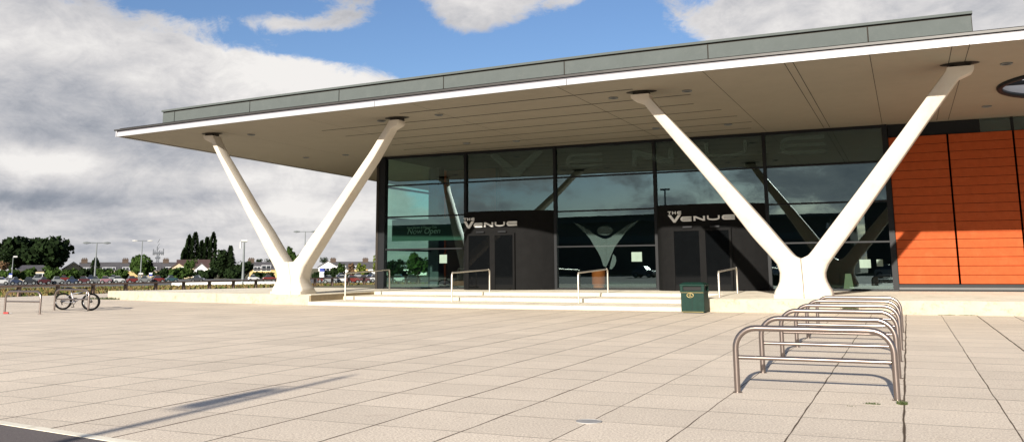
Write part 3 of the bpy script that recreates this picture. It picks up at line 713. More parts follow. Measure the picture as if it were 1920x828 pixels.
# ------------------------------------------------------------------ bicycle hoops
def hoop_parts(T):
    w, h, rc, r = 1.86, .80, .26, .038
    pts = [(-w / 2, 0, 0), (-w / 2, 0, h - rc)] + [(-w / 2 + rc - rc * math.cos(a), 0, h - rc + rc * math.sin(a)) for a in [math.pi / 2 * i / 8 for i in range(1, 9)]]
    pts += [(w / 2 - rc + rc * math.sin(a), 0, h - rc + rc * math.cos(a)) for a in [math.pi / 2 * i / 8 for i in range(0, 9)]] + [(w / 2, 0, 0)]
    mb = MB(); mb.tube(pts, r, 14); mb.build('hoop_tube', M['steel'], T)
    mb = MB(); mb.tube([(-w / 2 + r, 0, .435), (w / 2 - r, 0, .435)], .026, 12); mb.build('crossbar', M['steel'], T)
    for s in (-1, 1):
        mb = MB(); mb.tube([(s * w / 2, 0, 0), (s * w / 2, 0, .008)], .06, 16); mb.build('foot_collar', M['steel'], T)
hy = [11.78, 14.0, 16.35, 18.5, 20.75, 23.1]
nm = ['nearest bicycle hoop to the viewer, at the open end of the long row', 'second bicycle hoop counted from the open end of the long row', 'third bicycle hoop counted from the open end of the long row',
      'fourth bicycle hoop counted from the open end of the long row', 'fifth hoop of the long row, last but one before the terrace', 'sixth hoop of the long row, the one closest to the terrace']
h0 = thing('bicycle_stand', nm[0], 'bicycle stand', (-1.15, hy[0], 0), group='steel bicycle hoops in the long row', local=True); hoop_parts(h0)
for i in range(1, 6):
    c = copy_tree(h0); c.location = (-1.15 + random.uniform(-.01, .01), hy[i], 0); c['label'] = nm[i]
for (x, y, lb) in ((-29.62, 22.8, 'empty bicycle hoop at the far left with red litter at its foot'), (-29.92, 25.15, 'bicycle hoop with the mountain bike parked against it')):
    c = copy_tree(h0); c.location = (x, y, 0); c['label'] = lb; c['group'] = 'steel bicycle hoops at the left edge'
# bike
BK = thing('bicycle', 'silver mountain bike with black tyres leaning at the left hoop', 'bicycle', (-29.98, 25.42, 0), rz=R_(-5), local=True)
SX = 1.66; rw = .335
wx = [-.50 * SX, .53 * SX]
for k, x in enumerate(wx):
    mb = MB(); mb.torus((x, 0, rw), rw - .036, .036, 44, 8, 0, sx=SX); ty = mb.build('tyre', M['black'], BK)
    mb = MB(); mb.torus((x, 0, rw), rw - .062, .012, 40, 6, 0, sx=SX)
    for q in range(18):
        a = 2 * math.pi * q / 18; mb.tube([(x + .02 * math.cos(a + .6), .03 * (-1) ** q, rw + .02 * math.sin(a + .6)), (x + SX * (rw - .065) * math.cos(a), 0, rw + (rw - .065) * math.sin(a))], .0025, 4)
    mb.tube([(x, -.06, rw), (x, .06, rw)], .03, 10); mb.build('wheel_rim', M['chrome'], BK)
def P(x, z, y=0): return (x * SX, y, z)
mb = MB()
bb, st, hd, hb = P(-.08, .30), P(-.22, .70), P(.34, .74), P(.38, .60)
mb.tube([bb, st], .02, 8); mb.tube([P(-.19, .62), hd], .019, 8); mb.tube([bb, hb], .026, 8); mb.tube([hd, hb], .026, 8)
for s in (-1, 1): mb.tube([P(-.08, .30, .03 * s), P(-.5, .335, .06 * s)], .012, 6); mb.tube([P(-.2, .62, .02 * s), P(-.5, .335, .06 * s)], .011, 6)
mb.build('frame', M['bikepaint'], BK)
mb = MB()
for s in (-1, 1): mb.tube([P(.39, .62, .055 * s), P(.45, .45, .06 * s), P(.53, .335, .06 * s)], .018, 8)
mb.tube([P(.39, .62, -.055), P(.39, .62, .055)], .02, 8); mb.build('fork', M['chrome'], BK)
mb = MB(); mb.tube([P(.33, .76), P(.32, .84), P(.36, .86)], .016, 8); mb.tube([P(.33, .87, -.32), P(.36, .86, 0), P(.33, .87, .32)], .013, 8); mb.tube([P(.30, .875, -.34), P(.335, .87, -.24)], .02, 8); mb.tube([P(.30, .875, .34), P(.335, .87, .24)], .02, 8); mb.build('handlebar', M['black'], BK)
mb = MB(); mb.tube([st, P(-.25, .80)], .013, 8); mb.build('seat_post', M['chrome'], BK)
mb = MB(); mb.tube([P(-.40, .83), P(-.33, .835), P(-.22, .83), P(-.10, .82)], .05, 10, rr=[.055, .06, .035, .018]); mb.build('saddle', M['black'], BK)
mb = MB(); mb.torus((bb[0], -.05, bb[2]), .085, .008, 24, 5, 0, sx=SX); mb.tube([P(-.08, .30, -.07), P(-.02, .14, -.07)], .012, 6); mb.tube([P(-.08, .30, .06), P(-.14, .46, .06)], .012, 6)
mb.box(bb[0] + .04, bb[0] + .16, -.16, -.08, .12, .145); mb.box(bb[0] - .15, bb[0] - .03, .07, .15, .45, .475)
mb.tube([P(-.5, .375, -.05), P(-.08, .385, -.05)], .006, 5); mb.tube([P(-.5, .295, -.05), P(-.08, .215, -.05)], .006, 5); mb.torus((wx[0], -.05, rw), .045, .012, 20, 5, 0, sx=SX)
mb.tube([P(-.5, .30, -.06), P(-.47, .2, -.06)], .02, 6); mb.build('drivetrain', M['black'], BK)

# litter, weeds, drain cover
p = onz(13, 588); mb = MB(); mb.tube([(p[0] - .10, p[1] - .05, .035), (p[0] + .08, p[1], .035)], .035, 10); mb.add([(p[0] + .08, p[1] - .06, .01), (p[0] + .25, p[1] - .05, .04), (p[0] + .23, p[1] + .06, .02), (p[0] + .1, p[1] + .06, .04)], [(0, 1, 2, 3)], 1)
tag(mb.build('drinks_can', [M['red'], M['signwhite']]), 'crushed red and white drinks can at the foot of the far left hoop', 'litter')
p = onz(1104, 790); mb = MB(); mb.tube([(p[0], p[1], .0), (p[0], p[1], .006)], .13, 24); mb.torus((p[0], p[1], .005), .13, .006, 30, 6, 1, axis='z')
tag(mb.build('access_cover', [M['cover'], M['cover']]), 'small round metal cover set in a paving joint in the foreground', 'cover')
def weed(p, n, rad, hgt, label):
    mb = MB()
    for i in range(n):
        a = random.uniform(0, 6.28); r = random.uniform(0, 1) ** .7; x, y = p[0] + r * rad[0] * math.cos(a), p[1] + r * rad[1] * math.sin(a)
        hh = hgt * random.uniform(.3, 1); a2 = random.uniform(0, 6.28); w = hgt * .18; dx, dy = math.cos(a2), math.sin(a2)
        z = p[2]
        mb.add([(x - dy * w, y + dx * w, z), (x + dy * w, y - dx * w, z), (x + dx * hh * .8, y + dy * hh * .8, z + hh)], [(0, 1, 2)])
    return tag(mb.build('weed', M['weed']), label, 'weed', 'weeds in the joints')
weed(onz(1635, 757), 60, (.10, .02), .03, 'flat green weed in the cross joint in front of the nearest hoop')
weed(onz(1692, 757), 110, (.06, .06), .05, 'green weed at the foot of the nearest hoop in the long joint')
weed(onz(1596, 761), 14, (.05, .015), .02, 'tiny weed left of the two larger weeds before the nearest hoop')
p = onz(1606, 577.5, .0); weed((p[0], 31.13, .16), 90, (.28, .04), .09, 'green weed growing on the terrace wall behind the hoops')
weed((-39.0, 34.9, 0), 300, (1.6, .2), .14, 'low weeds at the left corner of the terrace wall')
for i, (x, lb) in enumerate(((1775, 'brown moss tuft at the wall base right of the long hoop row'), (1812, 'longer moss tuft further right along the terrace wall base'))):
    p = onz(x, 588.5); weed((p[0], 31.1, 0), 130, (.28, .03), .035, lb)

# ------------------------------------------------------------------ timber fence
FN = thing('timber_rail_fence', 'low brown timber post and rail fence between the plaza and the grass', 'fence', (-49.8, 60, 0))
fpos = [(-49.6, 30 - 4.3), (-49.2, 33.6)] + [(-49.0 - .012 * i, 37.4 + 2.7 * i) for i in range(0, 38)]
for i, (x, y) in enumerate(fpos):
    mb = MB(); mb.box(x - .09, x + .09, y - .09, y + .09, -.9 if y > 60 else -.1, .62); mb.build('post', M['wood'], FN)
mb = MB()
for i in range(len(fpos) - 1):
    (xa, ya), (xb, yb) = fpos[i], fpos[i + 1]
    mb.add([(xa - .09, ya, .55), (xa + .15, ya, .55), (xa + .15, ya, .65), (xa - .09, ya, .65), (xb - .09, yb, .55), (xb + .15, yb, .55), (xb + .15, yb, .65), (xb - .09, yb, .65)], [(0, 1, 5, 4), (1, 2, 6, 5), (2, 3, 7, 6), (3, 0, 4, 7), (0, 3, 2, 1), (4, 5, 6, 7)])
mb.build('top_rail', M['wood'], FN)
# grass tufts
mb = MB()
for i in range(9000):
    y = random.uniform(26, 100); x = random.uniform(-70, -48.6); z = -.06 - (1.2 * (lambda t: t * t * (3 - 2 * t))(max(0, min(1, (math.hypot(x, y) - 75) / 90))))
    hh = random.uniform(.06, .24); a = random.uniform(0, 3.14); w = random.uniform(.05, .2)
    mb.add([(x - w * math.cos(a), y - w * math.sin(a), z), (x + w * math.cos(a), y + w * math.sin(a), z), (x + random.uniform(-.1, .1), y, z + hh)], [(0, 1, 2)], random.choice((0, 0, 1, 2)))
o = mb.build('grass_tufts', [mat("dry_grass", (.15, .12, .05), .95, var=.3, scale=2, spec=.1), mat("green_grass", (.065, .085, .02), .95, var=.3, scale=2, spec=.1), mat("brown_grass", (.11, .07, .032), .95, var=.3, scale=2, spec=.1)]); o['kind'] = 'stuff'

# ------------------------------------------------------------------ trees and shrubs (beyond the car park)
def crown(mb, c, rx, ry, rz, n, leaf, ux, mi=0, lobes=9, top=1.0):
    cs = []
    for i in range(lobes):
        a = random.uniform(0, 6.28); e = random.uniform(-.5, 1) ; k = random.uniform(.35, .75)
        cs.append((c[0] + ux[0] * rx * k * math.cos(a) - ux[1] * ry * k * math.sin(a), c[1] + ux[1] * rx * k * math.cos(a) + ux[0] * ry * k * math.sin(a), c[2] + rz * .62 * e, random.uniform(.32, .55)))
    for i in range(n):
        q = random.choice(cs); d = Vector((random.gauss(0, 1), random.gauss(0, 1), random.gauss(0, 1))).normalized() * random.uniform(.55, 1.0) ** .5
        f = q[3]; x = q[0] + d.x * rx * f; y = q[1] + d.y * rx * f; z = q[2] + d.z * rz * f * top
        s = leaf * random.uniform(.5, 1.4); t1 = Vector((random.gauss(0, 1), random.gauss(0, 1), random.gauss(0, 1))).normalized(); t2 = t1.cross(d + Vector((.01, .02, .03))).normalized()
        p = Vector((x, y, z)); mb.add([p - t1 * s, p - t2 * s * .8, p + t1 * s, p + t2 * s * .8], [(0, 1, 2, 3)], mi)
def tree(name, label, cat, px, ytop, ybot, pw, D, m, group, n=900, leaf=None, trunk=True, shape='round', lobes=10):
    a, b = far(px - pw / 2, ybot, D), far(px + pw / 2, ybot, D); c = (a + b) / 2; W = math.hypot(b[0] - a[0], b[1] - a[1]) / 2
    ux = ((b[0] - a[0]) / (2 * W), (b[1] - a[1]) / (2 * W))
    zt = far(px, ytop, D)[2]; zb = far(px, ybot, D)[2]; zg = -2.0 if D > 300 else -1.3
    T = thing(name, label, cat, (c[0], c[1], zg), group=group)
    hh = (zt - zb) / 2; leaf = leaf or max(.25, min(W, hh) * .13)
    mb = MB()
    if shape == 'column':
        for i in range(n):
            t = random.uniform(0, 1); r = W * (math.sin(math.pi * (t * .86 + .12)) ** .6) * random.uniform(.5, 1); aa = random.uniform(0, 6.28)
            p = Vector((c[0] + r * math.cos(aa), c[1] + r * math.sin(aa), zb + (zt - zb) * t + random.uniform(-.2, .2))); s = leaf * random.uniform(.6, 1.4)
            t1 = Vector((random.gauss(0, .5), random.gauss(0, .5), 1)).normalized(); t2 = t1.cross(Vector((math.cos(aa + 1.3), math.sin(aa + 1.3), 0))).normalized()
            mb.add([p - t1 * s * 1.3, p - t2 * s * .6, p + t1 * s * 1.3, p + t2 * s * .6], [(0, 1, 2, 3)])
    elif shape == 'cone':
        for i in range(n):
            t = random.uniform(0, 1) ** 1.3; r = W * (1 - t) * random.uniform(.4, 1.05) + .1; aa = random.uniform(0, 6.28)
            p = Vector((c[0] + r * math.cos(aa), c[1] + r * math.sin(aa), zb + (zt - zb) * t)); s = leaf * random.uniform(.6, 1.4)
            t1 = Vector((math.cos(aa), math.sin(aa), -.4)).normalized(); t2 = Vector((-math.sin(aa), math.cos(aa), .2)).normalized()
            mb.add([p - t1 * s, p - t2 * s * .7, p + t1 * s, p + t2 * s * .7], [(0, 1, 2, 3)])
    else:
        crown(mb, (c[0], c[1], (zt + zb) / 2), W, W, hh * 1.08, n, leaf, ux, lobes=lobes)
        crown(mb, (c[0], c[1], zb + hh * .55), W * .9, W * .9, hh * .6, n // 2, leaf, ux, lobes=lobes)
    mb.build('crown', m, T)
    mb = MB(); mb.tube([(c[0], c[1], zg), (c[0] + .1, c[1], (zg + zb) / 2), (c[0], c[1], zb + hh * .9)], 1, 8, rr=[W * .09 + .08, W * .07 + .06, .04])
    for k in range(4):
        a = k * 1.6 + .3; mb.tube([(c[0], c[1], zb + hh * .3), (c[0] + W * .45 * math.cos(a), c[1] + W * .45 * math.sin(a), zb + hh * (.8 + .1 * k))], .1, 6, rr=[W * .04 + .04, .02])
    mb.build('trunk', M['bark'], T); return T
G1 = 'trees beyond the car park'
tree('broadleaf_tree', 'huge dark round broadleaf tree rising above the bungalow roof at the far left', 'tree', 66, 447, 508, 128, 330, M['leaf_d'], G1, 4200, leaf=.8, lobes=34)
tree('broadleaf_tree', 'small dark tree at the very left edge below the huge round tree', 'tree', 8, 462, 505, 34, 320, M['leaf_d'], G1, 500)
tree('shrub', 'russet shrub at the very left edge of the photo', 'shrub', 3, 488, 508, 26, 300, M['leaf_r'], G1, 400)
tree('conifer', 'small dark conical tree beside the tall double lamp before the terrace roof', 'tree', 178, 484, 512, 18, 290, M['leaf_d'], G1, 500, shape='column')
for (x, yt, yb, w, lb) in [(346, 466, 490, 15, 'shortest and leftmost poplar of the poplar clump'), (353, 442, 488, 14, 'tall poplar second from left in the poplar clump'), (364, 437, 488, 16, 'tallest poplar in the left half of the poplar clump'),
                           (377, 452, 488, 11, 'slim poplar standing in the gap of the poplar clump'), (387, 446, 488, 13, 'poplar right of the gap, lower than its right neighbour'), (398, 437, 488, 14, 'tallest poplar at the right end of the clump')]:
    tree('poplar', lb, 'tree', x, yt, yb + 4, w, 380, M['leaf_d'], 'poplars behind the roofs', 700, shape='column', leaf=.55)
tree('broadleaf_tree', 'dark spreading tree right of the poplars', 'tree', 412, 468, 522, 44, 300, M['leaf_d'], G1, 1200)
tree('conifer', 'dark pointed conifer right of the poplars', 'tree', 430, 461, 520, 34, 296, M['leaf_d'], G1, 1100, shape='cone', leaf=.7)
tree('broadleaf_tree', 'bright green round tree in front of the terrace by the radio mast', 'tree', 267, 478, 522, 44, 270, M['leaf_m'], G1, 1300)
tree('broadleaf_tree', 'mid green tree in front of the maroon roof', 'tree', 356, 487, 522, 28, 275, M['leaf_m'], G1, 700)
tree('broadleaf_tree', 'dark tree left of the camera mast hiding a house end', 'tree', 455, 486, 522, 44, 290, M['leaf_d'], G1, 900)
tree('broadleaf_tree', 'small far tree seen just left of the near V legs', 'tree', 486, 484, 494, 15, 480, M['leaf_d'], G1, 300)
tree('broadleaf_tree', 'far tree above the roof left of the V column', 'tree', 505, 485, 494, 18, 480, M['leaf_d'], G1, 300)
tree('broadleaf_tree', 'dark far tree behind the white gable house', 'tree', 608, 481, 494, 20, 480, M['leaf_d'], G1, 400)
tree('sapling', 'thin young tree seen in the crotch of the far V column', 'tree', 542, 453, 500, 14, 150, M['leaf_m'], G1, 120, leaf=.35, lobes=6)
tree('sapling', 'lower bushy sapling beside the thin one in the V crotch', 'tree', 554, 474, 500, 20, 150, M['leaf_m'], G1, 160, leaf=.35, lobes=6)
tree('sapling', 'yellow green young tree in front of the long roof right of the V column', 'tree', 677, 492, 517, 16, 240, M['leaf_l'], G1, 500)
tree('sapling', 'brownish young tree between the white gable and the yellow green tree', 'tree', 658, 494, 516, 14, 240, M['leaf_r'], G1, 350)
tree('sapling', 'olive young tree next to the white gable house', 'tree', 639, 493, 516, 14, 240, M['leaf_m'], G1, 350)
tree('sapling', 'tall yellowish young tree beside the glass corner', 'tree', 706, 479, 518, 18, 235, M['leaf_l'], G1, 500)
tree('broadleaf_tree', 'green tree seen through the corner glass', 'tree', 783, 472, 520, 44, 230, M['leaf_m'], G1, 900)
tree('broadleaf_tree', 'dark tree seen through the corner glass at its left', 'tree', 738, 484, 520, 36, 260, M['leaf_d'], G1, 700)
hs = [(20, 503, 54, 'leaf_m', 'bushy green shrub below the small blue sign'), (50, 502, 30, 'leaf_m', 'green shrub in front of the bungalow end'), (103, 500, 44, 'leaf_m', 'green shrub right of the bungalow'), (130, 504, 34, 'leaf_m', 'low green shrub before the green gable'),
      (160, 505, 34, 'leaf_d', 'dark shrub at the foot of the tall double lamp'), (196, 504, 40, 'leaf_m', 'green shrub right of the tall double lamp'), (228, 505, 30, 'leaf_m', 'shrub left of the bright green tree'),
      (302, 504, 34, 'leaf_d', 'dark shrub right of the bright green tree'), (330, 502, 40, 'leaf_m', 'green shrub under the peach gable'), (385, 505, 44, 'leaf_d', 'dark shrub under the poplars'), (437, 504, 40, 'leaf_d', 'dark shrub under the pointed conifer'),
      (490, 509, 46, 'leaf_d', 'dark low shrub below the yellow brick house'), (600, 508, 30, 'leaf_d', 'dark shrub beside the V column stem'), (628, 503, 34, 'leaf_d', 'dark shrub in front of the white gable'), (662, 508, 44, 'leaf_d', 'dark low shrub under the yellow green tree'), (695, 508, 40, 'leaf_d', 'dark low shrub near the glass corner'),
      (745, 506, 50, 'leaf_d', 'dark shrub seen through the corner glass')]
for (x, yt, w, mm, lb) in hs: tree('shrub', lb, 'shrub', x, yt, 525, w, 268, M[mm], 'shrubs along the car park edge', 620, leaf=.5, lobes=12)

# ------------------------------------------------------------------ houses
def house(label, x0, x1, ybase, yeave, yridge, D, wall, roof, kind='side', chim=(), wins=(), depth=9, gutter=True):
    a, b = far(x0, 505, D), far(x1, 505, D); W = math.hypot(b[0] - a[0], b[1] - a[1]); c = (a + b) / 2; rz = math.atan2(b[1] - a[1], b[0] - a[0])
    xm = (x0 + x1) / 2; zb = -2.2; ze = far(xm, yeave, D)[2]; zr = far(xm, yridge, D)[2]
    T = thing('house', label, 'house', (c[0], c[1], zb), rz, 'houses beyond the car park', local=True)
    ze -= zb; zr -= zb; h = W / 2; px2x = lambda px: (px - xm) / (x1 - x0) * W
    mb = MB(); mb.box(-h, h, 0, depth, 0, ze)
    if kind == 'gable': mb.add([(-h, 0, ze), (h, 0, ze), (0, 0, zr), (-h, depth, ze), (h, depth, ze), (0, depth, zr)], [(0, 1, 2), (5, 4, 3)])
    if kind == 'side': mb.add([(-h, 0, ze), (-h, depth, ze), (-h, depth / 2, zr), (h, 0, ze), (h, depth, ze), (h, depth / 2, zr)], [(0, 2, 1), (3, 4, 5)])
    mb.build('wall', wall, T)
    e = .4; mb = MB(); t = .25
    if kind == 'gable':
        for s in (-1, 1):
            mb.add([(s * (h + e), -e, ze - .2), (0, -e, zr + .12), (0, depth + e, zr + .12), (s * (h + e), depth + e, ze - .2), (s * (h + e), -e, ze - .2 + t), (0, -e, zr + .12 + t), (0, depth + e, zr + .12 + t), (s * (h + e), depth + e, ze - .2 + t)], [(0, 1, 2, 3), (7, 6, 5, 4), (0, 4, 5, 1), (3, 2, 6, 7), (0, 3, 7, 4)])
    else:
        hp = h * .35 if kind == 'hip' else -e
        ex = h - hp if kind == 'hip' else h + e
        mb.add([(-h - e, -e, ze - .1), (h + e, -e, ze - .1), (h + e, depth + e, ze - .1), (-h - e, depth + e, ze - .1), (-ex, depth / 2, zr), (ex, depth / 2, zr)], [(0, 1, 5, 4), (2, 3, 4, 5), (1, 2, 5), (3, 0, 4), (3, 2, 1, 0)])
        mb.add([(-h - e, -e - .1, ze - .35), (h + e, -e - .1, ze - .35), (h + e, -e - .1, ze - .1), (-h - e, -e - .1, ze - .1)], [(0, 1, 2, 3)])
    rf = mb.build('roof', roof, T)
    rf.location = (0, 0, 0)
    for cxp in chim:
        x = px2x(cxp); mb = MB(); mb.box(x - 1.1, x + 1.1, depth / 2 - .7, depth / 2 + .7, zr - 1.2, zr + 1.1); mb.box(x - 1.2, x + 1.2, depth / 2 - .8, depth / 2 + .8, zr + .95, zr + 1.15)
        for q in (-.6, 0, .6): mb.tube([(x + q, depth / 2, zr + 1.1), (x + q, depth / 2, zr + 1.6)], .2, 8)
        mb.build('chimney', M['brick'], rf)
    for (wx_, wz, ww, wh) in wins:
        x = px2x(wx_); mb = MB(); mb.box(x - ww / 2, x + ww / 2, -.06, .05, wz, wz + wh); fr = mb.build('window', M['signwhite'], T)
        mb = MB(); mb.box(x - ww / 2 + .12, x - .06, -.09, -.061, wz + .12, wz + wh - .12); mb.box(x + .06, x + ww / 2 - .12, -.09, -.061, wz + .12, wz + wh - .12); mb.build('pane', M['window'], fr)
    return T
house('bungalow with a dark hipped roof and two windows under the huge tree', 30, 92, 522, 505.5, 496.5, 300, M['beige'], M['roof'], 'hip', (), [(64, 1.2, 2.4, 1.4), (80, 1.2, 2.4, 1.4)], 10)
house('house with a greenish beige gable at the left end of the terrace', 116, 158, 522, 505, 492, 345, M['beige'], M['roof'], 'gable', (), [(136, 2.2, 2, 1.3)], 12)
for i, (xa, xb, ch, lb) in enumerate([(150, 186, (157,), 'terraced house with a chimney above the conical tree'), (186.5, 222, (), 'terraced house between the two chimneyed ones'), (222.5, 262, (234,), 'terraced house with a chimney left of the second lamp'), (262.5, 300, (), 'terraced house behind the bright green tree'), (300.5, 348, (310,), 'terraced house with a chimney right of the radio mast')]):
    house(lb, xa, xb, 522, 505, 491, 365, M['beige'] if i % 2 else M['yellow'], M['roof'], 'side', ch, [((xa * 2 + xb) / 3, 2.8, 2.4, 1.5), ((xa + xb * 2) / 3, 2.8, 2.4, 1.5)], 10)
house('house with a pale peach gable below the maroon roof', 316, 352, 522, 505, 493, 330, M['beige'], M['roof_r'], 'gable', (), [(340, 2.6, 2, 1.6)], 10)
house('wide house with a maroon tiled roof below the poplars', 332, 392, 522, 500, 486, 362, M['beige'], M['roof_r'], 'side', (), (), 10)
house('house with a white front and dark roof under the poplars', 362, 392, 522, 507, 494, 322, M['white'], M['roof'], 'gable', (), [(374, 2, 2, 1.4)], 10)
house('yellow brick house with slate roof left of the far V column', 468, 522, 522, 503, 490.5, 330, M['yellow'], M['roof'], 'side', (470,), [(499, 2.6, 3.2, 2), (482, 2.6, 2.4, 1.6)], 10)
house('house with a bright white gable wall right of the far V column', 597, 632, 522, 500, 490, 320, M['white'], M['roof'], 'gable', (), [(611, 1.8, 2.6, 1.8)], 12)
for i, (xa, xb, ch, lb) in enumerate([(618, 655, (624,), 'slate roofed terrace house directly right of the white gable'), (655.5, 690, (685,), 'slate roofed terrace house with a chimney near the glass corner'), (690.5, 735, (), 'slate roofed terrace house cut by the glass corner post'), (735.5, 800, (), 'terrace house seen only through the corner glass')]):
    house(lb, xa, xb, 522, 502, 490, 350, M['yellow'] if i == 1 else M['white'], M['roof'], 'side', ch, [((xa * 2 + xb) / 3, 2.8, 2.4, 1.5), ((xa + xb * 2) / 3, 2.8, 2.4, 1.5)], 10)

# ------------------------------------------------------------------ lamps, mast, signs
def lamp(label, px, ytop, ybot, D, arm=0, heads='dark', r=.13, cctv=False):
    p = far(px, 505, D); zt = far(px, ytop, D)[2]; zb = -1.3 if D > 120 else -.1
    a, b = far(px - 10, 505, D), far(px + 10, 505, D); u = Vector((b[0] - a[0], b[1] - a[1], 0)).normalized()
    T = thing('street_lamp', label, 'street lamp', (p[0], p[1], zb), group='tall lamp posts beyond the plaza')
    mb = MB(); mb.tube([(p[0], p[1], zb), (p[0], p[1], zb + (zt - zb) * .3), (p[0], p[1], zt)], r, 10, rr=[r * 1.4, r, r * .6]); mb.build('pole', M['galv'], T)
    c = Vector((p[0], p[1], zt))
    if arm:
        mb = MB(); mb.tube([c - u * arm, c, c + u * arm], r * .45, 8); mb.build('arm', M['galv'], T)
        for s in (-1, 1):
            e = c + u * arm * s; mb = MB(); mb.tube([e - u * s * .2, e + u * s * .5, e + u * s * 1.1], .2, 8, rr=[.1, .22, .1]); mb.build('lamp_head', M['lampw'] if heads == 'white' else M['galv'], T)
    elif cctv:
        mb = MB(); mb.tube([c - u * .45, c + u * .45], .22, 8); mb.build('lamp_head', M['lampw'], T)
        mb = MB(); mb.tube([c - u * .55 - Vector((0, 0, .2)), c - u * .55 - Vector((0, 0, 1.2))], .14, 8); mb.build('camera_housing', M['lampw'], T)
    else:
        mb = MB(); mb.tube([c, c + u * .8], .2, 8); mb.build('lamp_head', M['lampw'], T)
    return T
lamp('tall double armed lamp post in front of the long terrace, left of the mast', 178.5, 455, 525, 190, 1.35, 'dark', .16)
lamp('double armed lamp post with bright white heads behind the green tree', 264, 451, 520, 250, 1.4, 'white', .16)
lamp('stout grey pole with a white camera housing right of the conifer', 456, 451, 525, 150, 0, r=.2, cctv=True)
lamp('double armed lamp post seen between the legs of the far V column', 570.5, 434, 500, 190, 1.3, 'dark', .14)
lamp('short pale lamp post in front of the huge round tree', 23, 481, 522, 230, 0, r=.12)
lamp('short plain post in front of the bright green tree', 260.5, 513, 525, 190, 0, r=.14)
p = far(294.5, 505, 420); zt = far(294.5, 468, 420)[2]
T = thing('radio_mast', 'dark radio mast with antenna platforms above the terrace roofs', 'mast', (p[0], p[1], -2.0))
a, b = far(284, 505, 420), far(305, 505, 420); u = Vector((b[0] - a[0], b[1] - a[1], 0)) / 21
mb = MB(); c = Vector((p[0], p[1], 0))
for s in (-1, 1): mb.tube([c + u * 2.2 * s + Vector((0, 0, -2)), c + u * 1.6 * s + Vector((0, 0, far(294, 476, 420)[2]))], .25, 6)
for k in range(9):
    z = -1 + k * 1.7; mb.tube([c - u * 2 + Vector((0, 0, z)), c + u * 2 + Vector((0, 0, z + 1.6))], .12, 5)
mb.build('lattice', M['mast'], T)
for yy, hw in ((474, 10), (483, 5)):
    z = far(294, yy, 420)[2]; mb = MB(); q1, q2 = c - u * hw, c + u * hw; mb.tube([(q1.x, q1.y, z), (q2.x, q2.y, z)], .45, 6); mb.build('platform', M['mast'], T)
z0 = far(294, 476, 420)[2]
mb = MB()
for k, hgt in ((-9, 2.2), (-6, 1.6), (-2, 3.2), (3, 1.6), (7, 1.4), (10, 2.4)):
    q = c + u * k; mb.tube([(q.x, q.y, z0 - .5), (q.x, q.y, z0 + hgt)], .22, 6)
mb.build('antenna', M['mast'], T)
def sign(label, px, yt, yb, w, D, m1, m2):
    a, b = far(px - w / 2, 505, D), far(px + w / 2, 505, D); zt, zb = far(px, yt, D)[2], far(px, yb, D)[2]; c = (a + b) / 2; u = Vector((b[0] - a[0], b[1] - a[1], 0)); hw = u.length / 2; rz = math.atan2(u.y, u.x)
    T = thing('sign', label, 'sign', (c[0], c[1], -1.3), rz, local=True, group='signs in the car park')
    zt += 1.3; zb += 1.3; zm = zb + (zt - zb) * .6
    mb = MB(); mb.box(-hw, hw, -.05, .05, zm, zt); mb.box(-hw, hw, -.05, .05, zb, zm - .003, 1); mb.build('sign_panel', [m1, m2], T)
    mb = MB(); [mb.tube([(s * hw * .8, .08, 0), (s * hw * .8, .08, zt)], .06, 6) for s in (-1, 1)]; mb.build('sign_post', M['galv'], T)
sign('blue and white car park notice board beside the far V column', 604, 502, 519, 9, 160, M['signblue'], M['signwhite'])
sign('small blue and white sign in front of the green shrub at the far left', 20.5, 512, 520, 6, 200, M['signblue'], M['signwhite'])
sign('small blue sign right of the bright green tree', 283, 511, 517, 6, 200, M['signwhite'], M['signblue'])

